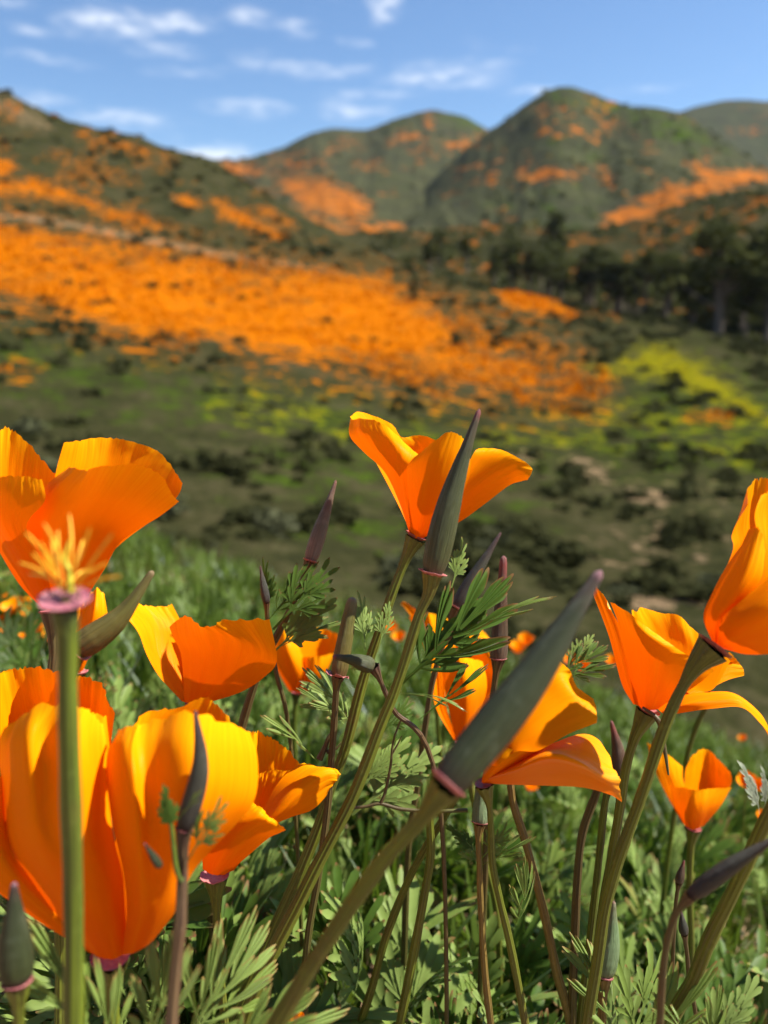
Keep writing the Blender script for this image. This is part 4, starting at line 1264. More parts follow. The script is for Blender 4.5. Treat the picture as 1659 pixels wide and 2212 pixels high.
poppy('orange poppy with one narrow upcurled petal behind the bud stalk', .40, [
    [[(930, 1428, 0), (940, 1430, -.2), (952, 1430, 0)], [(905, 1372, 0), (935, 1372, -.8), (975, 1372, 0)], [(884, 1332, .3), (925, 1324, -.6), (988, 1345, .2)]],
    [[(928, 1428, .2), (935, 1428, .2), (942, 1428, .2)], [(902, 1355, .4), (912, 1352, .4), (925, 1350, .4)], [(878, 1318, .4), (888, 1312, .4), (900, 1318, .4)], [(866, 1305, .4), (870, 1300, .4), (878, 1302, .4)]],
    [[(940, 1428, .3), (950, 1428, .4), (960, 1426, .3)], [(950, 1380, 1), (985, 1375, 1.4), (1020, 1380, 1)], [(985, 1352, 1.2), (1025, 1350, 1.8), (1062, 1384, 1.2)]]],
    ([(940, 1432), (942, 1480), (944, 1540), (950, 1620)], .40, .42, 5, 6, 10), None, (940, 1431, 10, 'collar_dark', .1), smat='stem_light')

# big poppy right of centre
p9 = poppy('wide orange poppy flaring rightwards from behind the blurred bud', .226, [
    [[(1040, 1690, 0), (1043, 1690, -.1), (1046, 1690, -.2), (1050, 1690, -.3)], [(1056, 1610, .4), (1072, 1608, -.1), (1088, 1614, -.6), (1106, 1627, -1.0)],
     [(1090, 1540, .5), (1115, 1545, -.2), (1140, 1575, -.8), (1162, 1622, -1.2)], [(1132, 1480, .5), (1170, 1492, -.1), (1205, 1530, -.6), (1226, 1587, -1.1)],
     [(1170, 1438, .5), (1206, 1462, 0), (1252, 1512, -.5), (1268, 1570, -.9)], [(1191, 1413, .5), (1228, 1446, .2), (1246, 1480, .25), (1282, 1511, -.3), (1289, 1562, -.8)]],
    [[(1040, 1690, -.2), (1046, 1690, -.3), (1053, 1688, -.2)], [(1050, 1655, -.5), (1085, 1650, -.9), (1112, 1655, -.5)], [(1066, 1605, -.4), (1125, 1622, -1.0), (1186, 1612, -.4)]],
    [[(1042, 1692, 0), (1045, 1684, -.3), (1050, 1676, 0)], [(1110, 1695, -.4), (1110, 1662, -1.0), (1112, 1642, -.2)], [(1180, 1697, -.5), (1186, 1632, -1.5), (1194, 1606, -.1)],
     [(1262, 1701, -.4), (1256, 1646, -1.3), (1255, 1586, .5)], [(1318, 1716, -.2), (1308, 1676, -.8), (1290, 1596, .7)], [(1343, 1731, -.1), (1335, 1680, -.4), (1312, 1628, .6)]]],
    ([(1046, 1694), (1056, 1735), (1060, 1780), (1064, 1866), (1080, 1945), (1098, 2020), (1118, 2120), (1138, 2230)], .226, .245, 7, 10, 20), None, (1046, 1692, 17, 'collar_dark', .1), ruffle=.55)

# poppy near the right edge with a drooping petal
p10 = poppy('poppy with one drooping tongue petal beside the right edge', .246, [
    [[(1415, 1528, .3), (1422, 1530, .4), (1430, 1532, .3)], [(1480, 1490, 1.2), (1500, 1478, 1.5), (1510, 1500, 1.1)], [(1540, 1450, 1.6), (1560, 1435, 1.8), (1568, 1470, 1.4)], [(1575, 1408, 1.7), (1600, 1436, 1.7), (1609, 1458, 1.5)]],
    [[(1385, 1525, .2), (1394, 1528, .4), (1404, 1528, .4), (1415, 1528, .3)], [(1374, 1450, .8), (1412, 1450, 1.3), (1450, 1465, 1.2), (1482, 1492, .6)], [(1368, 1375, 1.0), (1420, 1378, 1.8), (1478, 1400, 1.6), (1538, 1490, .4)],
     [(1362, 1317, 1), (1374, 1320, 1.2), (1391, 1312, 1.5), (1430, 1325, 1.9), (1465, 1329, 1.9), (1503, 1362, 1.7), (1578, 1428, .7)]],
    [[(1368, 1521, .1), (1375, 1523, -.1), (1382, 1526, -.1)], [(1344, 1480, .3), (1356, 1480, -.1), (1374, 1490, -.3)], [(1325, 1410, .5), (1339, 1410, 0), (1358, 1420, -.3)], [(1309, 1355, .6), (1321, 1350, .2), (1338, 1350, -.1)], [(1281, 1279, .8), (1288, 1264, .6), (1320, 1318, .1)]],
    [[(1375, 1522, 0), (1390, 1532, -.3), (1406, 1534, -.3), (1421, 1532, -.2)], [(1362, 1470, -.3), (1390, 1474, -.9), (1418, 1488, -1.0), (1447, 1514, -.7)],
     [(1350, 1400, -.4), (1388, 1408, -1.3), (1430, 1440, -1.5), (1475, 1500, -1.1)], [(1336, 1345, -.4), (1388, 1368, -1.5), (1448, 1412, -1.7), (1512, 1474, -1.3)], [(1320, 1301, -.3), (1368, 1331, -1.1), (1440, 1386, -1.6), (1500, 1424, -1.6), (1543, 1449, -1.3)]],
    [[(1420, 1530, 0), (1430, 1540, -.3), (1440, 1546, -.1)], [(1470, 1504, .3), (1476, 1520, -.5), (1484, 1538, -.5)], [(1530, 1495, .5), (1532, 1510, -.5), (1540, 1531, -.7)], [(1588, 1499, .6), (1594, 1511, -.5), (1602, 1529, -.7)], [(1640, 1540, .5), (1640, 1550, -.3), (1640, 1562, -.6)], [(1664, 1585, .4), (1666, 1590, -.1), (1666, 1596, -.5)]]],
    ([(1398, 1538), (1384, 1566), (1368, 1602), (1352, 1660), (1342, 1725), (1330, 1800), (1312, 1900), (1298, 1990), (1288, 2080)], .246, .262, 11, 10, 24), None, (1400, 1534, 22, 'collar_dark', .15), ruffle=.55)
sep_p = cat_rom(path([(1388, 1528), (1412, 1545), (1426, 1566), (1434, 1610), (1440, 1645), (1444, 1674)], .242, .238)[0], 30)
v_, f_, u_, w_ = tube_geo(sep_p, np.interp(np.linspace(0, 1, 30), [0, .3, .6, 1], [2.5, 6, 5, 2]) * .24 / F, 8)
obj('dried_sepal', mesh('dried_sepal', v_, f_, M['stem_brown'], {'pu': u_, 'pv': w_}), p10)

# poppy cut by the right edge
p11 = poppy('tall closed poppy cut off by the right edge, on an arching stem', .206, [
    [[(1540, 1386, .2), (1555, 1386, .4), (1570, 1390, .3)], [(1545, 1290, .6), (1590, 1280, 1), (1640, 1280, .8)], [(1582, 1190, .7), (1625, 1180, 1.2), (1680, 1180, 1)], [(1580, 1152, .7), (1625, 1120, 1.2), (1690, 1110, 1)], [(1612, 1086, .7), (1624, 1040, 1.1), (1650, 1034, 1.1), (1700, 1030, 1)]],
    [[(1560, 1390, .1), (1566, 1392, .1), (1572, 1394, .1)], [(1625, 1285, -.1), (1650, 1280, .2), (1680, 1280, .2)], [(1644, 1195, -.4), (1665, 1190, .2), (1690, 1190, .2)], [(1632, 1116, -.4), (1660, 1112, .2), (1700, 1112, .2)], [(1648, 1068, -.1), (1670, 1058, .2), (1710, 1060, .2)]],
    [[(1538, 1385, 0), (1545, 1392, -.2), (1552, 1396, -.1)], [(1519, 1335, .1), (1540, 1340, -.6), (1562, 1345, -.7)], [(1535, 1285, .1), (1570, 1290, -.9), (1602, 1300, -1.0)], [(1572, 1215, .2), (1605, 1225, -.9), (1644, 1250, -1.0)], [(1612, 1160, .3), (1634, 1136, -.4), (1654, 1188, -.7)]],
    [[(1548, 1392, -.2), (1556, 1398, -.4), (1564, 1402, -.2)], [(1560, 1335, -.9), (1590, 1365, -1.4), (1615, 1414, -.7)], [(1600, 1298, -1.2), (1650, 1330, -1.9), (1680, 1410, -1.0)], [(1660, 1242, -1.2), (1710, 1280, -1.9), (1740, 1385, -1.0)], [(1710, 1190, -1), (1745, 1220, -1.4), (1780, 1330, -1)]]],
    ([(1540, 1400), (1508, 1432), (1480, 1474), (1452, 1530), (1425, 1600), (1397, 1685), (1370, 1762), (1344, 1832), (1326, 1890), (1306, 1970), (1290, 2080)], .204, .225, 13, 13, 34), None, None, ruffle=.7)
add_collar(p11, (1543, 1397), .204, 36, P(1560, 1375, .204) - P(1540, 1400, .204), 'collar_dark', .1, 3, .22, 1.14)

# small poppy at the right
poppy('smaller poppy with leaf shadows on its cup low at the right', .345, [
    [[(1488, 1782, .2), (1500, 1784, .4), (1512, 1782, .2)], [(1480, 1715, .7), (1525, 1712, 1.3), (1562, 1725, .6)], [(1480, 1665, .8), (1528, 1655, 1.6), (1580, 1690, .5)], [(1490, 1634, .8), (1528, 1618, 1.7), (1578, 1668, .6)]],
    [[(1476, 1780, 0), (1488, 1786, -.1), (1500, 1788, 0)], [(1440, 1718, .1), (1462, 1716, .1), (1488, 1722, .2)], [(1411, 1655, .3), (1442, 1660, .2), (1476, 1682, .4)], [(1397, 1604, .5), (1432, 1622, .4), (1476, 1656, .6)]],
    [[(1480, 1784, -.1), (1498, 1792, -.4), (1520, 1784, -.1)], [(1458, 1738, -.5), (1500, 1748, -1.3), (1556, 1742, -.3)], [(1446, 1696, -.5), (1500, 1706, -1.5), (1580, 1700, -.2)]]],
    ([(1497, 1790), (1492, 1830), (1490, 1880), (1490, 1940)], .345, .35, 8, 8, 16), None, (1498, 1790, 14, 'collar_dark', .2))

# poppy tip at the bottom edge and one behind the pod
poppy('poppy petal tips just rising over the bottom edge', .2, [
    [[(590, 2330, 0), (610, 2332, 0), (630, 2330, 0)], [(565, 2260, .2), (600, 2250, -.6), (640, 2260, -.2)], [(552, 2218, .4), (590, 2190, -.4), (618, 2205, -.4)]],
    [[(600, 2330, .2), (625, 2332, .3), (640, 2328, .2)], [(590, 2255, .6), (630, 2250, 1), (665, 2262, .5)], [(600, 2200, .8), (640, 2180, 1.2), (676, 2218, .6)]]],
    ([(612, 2332), (612, 2380)], .2, .2, 10, 10, 20))
poppy('poppy mostly hidden behind the ochre pod at the upper left', .275, [
    [[(165, 1452, 0), (172, 1452, -.1), (180, 1448, 0)], [(168, 1380, 0), (192, 1372, -.6), (216, 1362, 0)], [(180, 1320, .1), (208, 1318, -.6), (234, 1348, .1)], [(198, 1278, .3), (213, 1271, 0), (227, 1290, .3)]],
    [[(165, 1452, .2), (172, 1452, .3), (180, 1448, .2)], [(150, 1380, .6), (180, 1372, 1), (205, 1365, .6)], [(140, 1320, .7), (175, 1300, 1.2), (210, 1310, .7)]]],
    ([(170, 1454), (165, 1520), (160, 1620), (160, 1720)], .275, .28, 8, 9, 14), None, (171, 1452, 15, 'collar_pink', .7))

# ------------------------------------------------------------------ buds and pods
b1 = bud('tall green bud with a pink tip in front of the centre poppy', (934, 1240), (1036, 883), .220, .219, 29, 'bud_green',
         ([(926, 1282), (905, 1330), (874, 1430), (850, 1500), (825, 1560), (795, 1640), (762, 1722), (722, 1800), (680, 1880), (640, 1960), (590, 2055), (548, 2150), (520, 2230)], .232, 11, 17), bend=(-8, 2), ragged=.12, flare=1.3)
b2 = bud('biggest dark bud, blurred and leaning right across the middle', (966, 1694), (1299, 1232), .142, .152, 47, 'bud_dark',
         ([(945, 1722), (905, 1775), (840, 1845), (762, 1950), (690, 2060), (640, 2140), (588, 2230), (540, 2320)], .165, 18, 20), smat='stem', bend=(10, 8), ragged=.25,
         prof=[.72, .84, .92, .97, 1.0, .95, .80, .58, .38, .28, .24, .03], flare=1.1)
b3 = bud('slim pinkish green bud rising behind the feathery sprig', (670, 1212), (726, 1037), .272, .275, 17, 'bud_pinkish',
         ([(655, 1250), (630, 1310), (600, 1370), (560, 1450), (525, 1560), (505, 1650)], .285, 6, 11), smat='stem_brown', ragged=.1)
b4 = bud('dark purple bud slanting up behind the broad leaf', (984, 1312), (1082, 1150), .29, .292, 15, 'bud_purple',
         ([(972, 1345), (955, 1400), (935, 1470), (920, 1560), (905, 1680)], .30, 6, 8), smat='stem_brown', ragged=.05)
b5 = bud('red tipped brown bud standing upright behind the leaf tips', (1076, 1424), (1088, 1200), .268, .268, 19, 'bud_brown',
         ([(1072, 1450), (1066, 1500), (1060, 1580), (1056, 1680)], .275, 7, 8), smat='stem_brown', prof=[.8, .95, 1.0, .95, .86, .76, .62, .5, .44, .4, .3, .05])
b6 = bud('tiny grey bud lying level above the pink collared pod', (806, 1440), (719, 1418), .232, .228, 18, 'bud_green',
         ([(818, 1462), (832, 1495), (848, 1530)], .236, 5, 6), smat='stem_purple', bend=(2, -3), collar=None, prof=[.5, .8, .95, 1, .92, .78, .58, .42, .34, .3, .26, .05])
b7 = bud('upright green pod with a ragged pink collar by the pale leaf', (731, 1460), (762, 1290), .244, .246, 18, 'bud_ochre',
         ([(727, 1480), (722, 1560), (716, 1640), (706, 1760), (690, 1880)], .256, 7, 9), smat='stem_brown', ragged=.9, name='seed_pod', flare=1.7,
         prof=[.8, .9, 1.0, 1.0, .98, .94, .88, .8, .7, .6, .45, .1])
b9 = bud('ochre green pod leaning right beside the spent flower stalk', (166, 1404), (331, 1233), .205, .207, 31, 'bud_ochre',
         ([(158, 1440), (150, 1500), (146, 1600), (150, 1750)], .212, 9, 10), bend=(10, 14), collar='collar_pink', ragged=.8, name='seed_pod', prof=[.6, .82, .95, 1.0, .92, .78, .56, .38, .27, .24, .22, .05])
b10 = bud('curved grey green bud on a purple stalk before the great poppy', (398, 1792), (422, 1535), .160, .160, 22, 'bud_purple',
          ([(394, 1840), (394, 1895), (390, 1990), (378, 2110), (369, 2230), (366, 2320)], .156, 11, 17), smat='stem_purple', bend=(22, -6), collar='collar_dark', ragged=.05, flare=1.02)
b11 = bud('plump blurred bud with a pink ring at the lower left edge', (36, 2122), (30, 1905), .150, .150, 36, 'bud_dark',
          ([(40, 2170), (40, 2240), (38, 2330)], .155, 12, 13), smat='stem', ragged=.1, flare=1.08)
b12 = bud('pale green teardrop bud among the leaves at the lower right', (1303, 2106), (1326, 1946), .232, .232, 24, 'bud_pale',
          ([(1302, 2140), (1300, 2200), (1298, 2270)], .236, 10, 11), smat='stem_ochre', bend=(4, 4), ragged=.05, flare=1.04)
b13 = bud('dark purple bud reaching out past the right edge', (1492, 1934), (1700, 1796), .172, .165, 18, 'bud_purple',
          ([(1460, 1975), (1440, 2040), (1430, 2120), (1425, 2230)], .18, 8, 9), smat='stem_brown', bend=(0, -6), collar=None)
b14 = bud('short green pod with a torn rim under the flaring poppy', (1036, 1778), (1043, 1698), .238, .24, 17, 'bud_pale',
          ([(1033, 1812), (1036, 1880), (1038, 1945), (1048, 2104), (1062, 2230)], .248, 6, 9), smat='stem_ochre', ragged=.6, name='seed_pod', flare=1.3,
          prof=[.9, .95, 1, 1, 1, .98, .95, .92, .9, .85, .7, .2])
b15 = bud('withered brown pod hanging behind the stems of the right poppies', (1340, 1700), (1320, 1556), .30, .30, 18, 'bud_brown',
          ([(1335, 1760), (1320, 1830), (1310, 1900)], .30, 6, 7), smat='stem_brown', bend=(6, 0), collar=None, name='seed_pod')
b16 = bud('little dark bud at the outer end of the feathery sprig', (576, 1302), (562, 1222), .262, .262, 9, 'bud_purple',
          ([(578, 1340), (586, 1390), (596, 1450)], .268, 5, 5), smat='stem_brown', collar=None)
b17 = bud('tiny pink tipped bud beside the dark purple bud', (1466, 1908), (1478, 1858), .25, .25, 9, 'bud_brown', ([(1460, 1950), (1456, 2010)], .255, 4, 5), smat='stem_brown', collar=None)
b18 = bud('tiny bud with a rosy tip low among the right leaves', (1478, 2018), (1471, 1968), .24, .24, 10, 'bud_purple', ([(1484, 2060), (1488, 2110)], .245, 5, 5), smat='stem_brown', collar=None)


def spent_flower():
    D = .129
    sm, c = stem_mesh([(141, 1318), (146, 1380), (147, 1500), (152, 1700), (158, 1900), (160, 2100), (158, 2260), (156, 2360)], D, .142, 25, 25, 29, mat='stem_light', ridges=9, amp=.04)
    e = thing('spent_poppy', 'spent flower with bare yellow stamens on a thick pale green stalk', 'spent poppy', c[-1])
    obj('stem', sm, e)
    cen = P(140, 1296, D)
    ax = c[0] - c[5]; ax = ax / np.linalg.norm(ax) + np.array([.05, -.22, 0])
    obj('collar', collar_mesh(cen, ax, 49 * D / F, 'collar_magenta', .5, 5, .22, 1.12), e)
    axn = ax / np.linalg.norm(ax)
    aa = np.cross(axn, [1.0, 0, 0]); aa /= np.linalg.norm(aa); bb = np.cross(axn, aa)
    th = np.linspace(0, 2 * np.pi, 24, endpoint=False)
    R0 = 49 * D / F
    dish = np.array([cen + axn * R0 * hz + (np.cos(th) * R0 * rr)[:, None] * aa + (np.sin(th) * R0 * rr)[:, None] * bb for rr, hz in ((.92, .0), (.7, -.10), (.4, -.12), (.2, .05), (.01, .12))])
    obj('receptacle', mesh('receptacle', dish.reshape(-1, 3), grid_faces(5, 24, True), M['stem_ochre'], {'pu': np.zeros(120), 'pv': np.zeros(120)}), e)
    r = np.random.default_rng(3)
    tips = [(55, 1150), (70, 1195), (40, 1215), (95, 1130), (110, 1160), (150, 1110), (195, 1138), (245, 1150), (215, 1190), (235, 1215), (180, 1165), (85, 1170), (60, 1240), (125, 1145), (262, 1245), (205, 1235)]
    for k, (x, y) in enumerate(tips):
        o = (r.uniform(-14, 14), r.uniform(-3, 4))
        b = (148 + o[0], 1276 + o[1])
        mx, my = (b[0] * .45 + x * .55) + r.uniform(-8, 8), (b[1] * .5 + y * .5) - 14 + r.uniform(-6, 6)
        dz = r.uniform(-.9, 1.0)
        p = cat_rom(P(np.array([b[0], mx, x]), np.array([b[1], my, y]), D + np.array([0, .004 * dz, .008 * dz])), 14)
        rad = np.interp(np.linspace(0, 1, 14), [0, .3, .45, .9, 1], [1.3, 1.6, 3.4, 3.0, .8]) * D / F
        v, f, u, w = tube_geo(p, rad, 7)
        obj('stamen', mesh('stamen', v, f, M['stamen']), e)
    p = cat_rom(P(np.array([152, 150, 140, 150]), np.array([1278, 1240, 1205, 1168]), np.full(4, D - .001)), 16)
    v, f, u, w = tube_geo(p, np.interp(np.linspace(0, 1, 16), [0, .5, 1], [7, 5.5, 2]) * D / F, 8)
    obj('pistil', mesh('pistil', v, f, M['pistil']), e)
    cpts = P(148 + r.normal(size=40) * 17, 1281 + r.normal(size=40) * 5, D + r.normal(size=40) * .0012)
    v, f = quads_at(cpts, r.uniform(4, 8, 40) * D / F, r)
    obj('anther_stubs', mesh('anther_stubs', v, f, M['anther_base'], None, False), e)


spent_flower()


def lone_stem(label, pts, D0, D1, w0, w1, mat):
    sm, c = stem_mesh(pts, D0, D1, w0, w1, 0, mat)
    e = thing('poppy_stalk', label, 'stalk', c[-1])
    obj('stem', sm, e)
    return e


s1 = lone_stem('ochre stem running down from the flaring poppy to the right leaves', [(1102, 1690), (1110, 1740), (1134, 1815), (1164, 1927), (1186, 2021), (1200, 2090)], .262, .275, 9, 11, 'stem_ochre')
s2 = lone_stem('purplish stem curving down beneath the tip of the flaring petal', [(1296, 1690), (1285, 1722), (1258, 1800), (1247, 1901), (1241, 2040), (1238, 2120)], .26, .275, 9, 10, 'stem_brown')
s3 = lone_stem('yellow green stem just left of the arching stem, lower right', [(1318, 1690), (1306, 1740), (1296, 1834), (1284, 1946), (1272, 2050)], .252, .27, 8, 9, 'stem_light')
s4 = lone_stem('thick slanting green stem at the right edge', [(1690, 1700), (1652, 1777), (1592, 1908), (1536, 2021), (1500, 2110)], .20, .22, 15, 17, 'stem')
s5 = lone_stem('straight brown green stem below the blurred bud collar', [(930, 1720), (929, 1780), (930, 1850), (912, 1960), (893, 2062), (864, 2212), (850, 2280)], .245, .265, 9, 12, 'stem')
s6 = lone_stem('slim stem crossing behind the straight one toward the soil', [(985, 1720), (964, 1758), (920, 1830), (881, 1904), (835, 2020), (806, 2125)], .25, .275, 8, 10, 'stem')
s7 = lone_stem('thin pale stem behind the drooping petal', [(1536, 1480), (1528, 1520), (1508, 1560), (1490, 1612), (1476, 1680)], .38, .40, 6, 6, 'stem_light')

# twiggy dark leaf under the big bud
def twig(owner, pts, D, w0, w1, mat='stem_brown'):
    p = cat_rom(path(pts, D, D)[0], 24)
    v, f, u, w = tube_geo(p, np.linspace(w0, w1, 24) * D / F, 7)
    obj('leaf_stalk', mesh('leaf_stalk', v, f, M[mat], {'pu': u, 'pv': w}), owner)


twig(b1, [(750, 1746), (790, 1742), (822, 1736), (864, 1747), (930, 1752), (1010, 1750)], .243, 3.2, 4.5)
twig(b1, [(822, 1736), (832, 1712), (843, 1660), (850, 1600), (866, 1555)], .243, 4.0, 2.0)
twig(b1, [(846, 1630), (858, 1610), (868, 1590)], .243, 2.4, 1.6)
twig(b1, [(690, 1640), (702, 1615), (712, 1590), (728, 1572)], .25, 8, 2.5)
twig(b1, [(706, 1625), (724, 1618), (737, 1606)], .25, 5, 2)
twig(b10, [(393, 1905), (380, 1870), (372, 1800), (366, 1760)], .158, 7, 4.5, 'stem_light')
twig(b10, [(396, 1890), (402, 1850), (406, 1810), (420, 1780)], .158, 5, 3, 'stem_purple')

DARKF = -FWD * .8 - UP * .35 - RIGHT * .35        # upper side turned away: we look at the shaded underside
LIT = -FWD * .6 + UP * .6 + RIGHT * .5
# leaves of the central stalk
hero_leaf(b1, FANS[3], (852, 1492), (1112, 1236), .232, .238, 'leaf_shaded', .25, .95, DARKF, .2)
hero_leaf(b1, LEAF_GEO[1], (858, 1484), (1100, 1250), .234, .245, 'leaf_shaded', .2, .8, DARKF, .2)
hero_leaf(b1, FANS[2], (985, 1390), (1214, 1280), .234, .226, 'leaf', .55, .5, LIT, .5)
hero_leaf(b1, FANS[2], (868, 1480), (928, 1306), .23, .236, 'leaf_shaded', .2, .55, DARKF, .1)
hero_leaf(b1, FANS[1], (905, 1555), (1056, 1425), .228, .234, 'leaf_shaded', .2, .75, DARKF, .2)
hero_leaf(b1, FANS[2], (848, 1500), (1020, 1540), .23, .222, 'leaf', .5, .55, LIT, .4)
hero_leaf(b1, LEAF_GEO[5], (975, 1270), (1005, 1150), .252, .258, 'leaf', .1, .9, LIT, .1)
hero_leaf(b1, LEAF_GEO[5], (788, 1405), (775, 1262), .244, .25, 'leaf', .1, .9, LIT, .1)
hero_leaf(b1, LEAF_GEO[2], (815, 1410), (842, 1295), .242, .246, 'leaf', .1, .8, LIT, .1)
hero_leaf(b1, FANS[1], (845, 1490), (735, 1420), .238, .235, 'leaf', .5, .5, LIT, .4)
hero_leaf(b1, LEAF_GEO[0], (820, 1590), (900, 1500), .26, .265, 'leaf_shaded', .3)
hero_leaf(b1, LEAF_GEO[3], (780, 1700), (890, 1590), .262, .27, 'leaf', .3)
hero_leaf(b1, LEAF_GEO[4], (760, 1760), (960, 1610), .275, .285, 'leaf', .3)
# feathery sprig left of centre
hero_leaf(b3, LEAF_GEO[0], (590, 1360), (742, 1196), .26, .268, 'leaf_shaded', .2, .9, DARKF, .2)
hero_leaf(b3, FANS[3], (575, 1345), (690, 1210), .262, .266, 'leaf_shaded', .2, .7, DARKF, .2)
hero_leaf(b3, LEAF_GEO[5], (580, 1330), (574, 1188), .264, .268, 'leaf_shaded', .1, .8, DARKF, .1)
hero_leaf(b3, LEAF_GEO[3], (595, 1405), (732, 1290), .266, .272, 'leaf', .3, 1.0, LIT, .2)
hero_leaf(b3, FANS[1], (600, 1400), (745, 1335), .268, .272, 'leaf', .3, .8, LIT, .2)
hero_leaf(b7, FANS[3], (765, 1580), (652, 1440), .262, .255, 'leaf', .3, 1.0, LIT, .2)
hero_leaf(b7, FANS[1], (745, 1565), (634, 1488), .272, .268, 'leaf', .3, 1.0, LIT, .2)
hero_leaf(b7, FANS[2], (688, 1648), (556, 1538), .248, .238, 'leaf', .25, .95, LIT, .2)
# small sprigs beside the curved bud
hero_leaf(b10, LEAF_GEO[3], (372, 1800), (352, 1690), .158, .157, 'leaf_shaded', .1, .9, None, .1)
hero_leaf(b10, FANS[2], (385, 1770), (440, 1700), .156, .154, 'leaf', .2, .7, None, .1)
hero_leaf(b10, LEAF_GEO[0], (405, 1860), (500, 1705), .159, .160, 'leaf', .2, .75, None, .2)
bm_, _, _, _ = bud_mesh((346, 1872), (312, 1822), .157, .155, 9, 'bud_dark')
obj('side_bud', bm_, b10)
# leaves near the right poppies
hero_leaf(s3, FANS[3], (1205, 1465), (1315, 1392), .275, .28, 'leaf_shaded', .2, 1.0, LIT, .2)
hero_leaf(s3, LEAF_GEO[2], (1205, 1465), (1285, 1368), .278, .284, 'leaf', .2, .8, LIT, .2)
hero_leaf(s3, FANS[0], (1205, 1468), (1330, 1436), .274, .276, 'leaf_shaded', .2, .8, LIT, .2)
hero_leaf(s7, LEAF_GEO[3], (1640, 1760), (1588, 1640), .30, .30, 'leaf_grey', .3, .9, LIT, .2)
hero_leaf(s7, LEAF_GEO[3], (1650, 1750), (1640, 1650), .31, .31, 'leaf_grey', .3, .8, LIT, .2)
hero_leaf(p9, FANS[3], (1108, 2010), (1135, 1848), .242, .236, 'leaf', .3, .8, LIT, .3)
hero_leaf(p9, LEAF_GEO[0], (1040, 1880), (985, 1800), .25, .255, 'leaf', .3, .8)
hero_leaf(b14, LEAF_GEO[0], (1034, 1860), (1110, 1770), .246, .25, 'leaf', .3, .9, LIT)
hero_leaf(b14, LEAF_GEO[1], (1034, 1850), (960, 1780), .246, .25, 'leaf_shaded', .3, .9)
hero_leaf(b14, FANS[1], (1040, 1870), (1160, 1800), .246, .24, 'leaf', .5, .6, LIT)

# ------------------------------------------------------------------ foliage clumps, ground cover
LEAF_MESHES = []


def leaf_object_meshes():
    for k, g in enumerate(LEAF_GEO + [FANS[3], FANS[2]]):
        for a in (.35, .8):
            v = bent_leaf(g, np.zeros(3), np.array([0, 1.0, 0]), np.array([0, 0, 1.0]), a, 1.0, .25 * (k % 3 - 1))
            LEAF_MESHES.append(mesh('leaf', v, g[1], M['leaf' if k % 3 else 'leaf_shaded'], {'tip': g[2]}))


leaf_object_meshes()


def tuft(x, y, n, size, r, label, group, zoff=0.0):
    z = float(ground_h(x, y))
    e = thing('leaf_clump', label, 'leaf clump', (x, y, z), group)
    for k in range(n):
        o = bpy.data.objects.new('leaf', LEAF_MESHES[int(r.integers(0, len(LEAF_MESHES)))])
        C.objects.link(o)
        o.parent = e
        L = size * r.uniform(.65, 1.15)
        a = r.uniform(0, 2 * math.pi)
        pitch = r.uniform(.6, 1.5)
        o.location = (r.normal() * .012, r.normal() * .012, r.uniform(0, .05) + zoff)
        o.rotation_euler = mathutils.Euler((pitch, r.uniform(-.4, .4), a), 'XYZ')
        o.scale = (L, L, L)
    return e


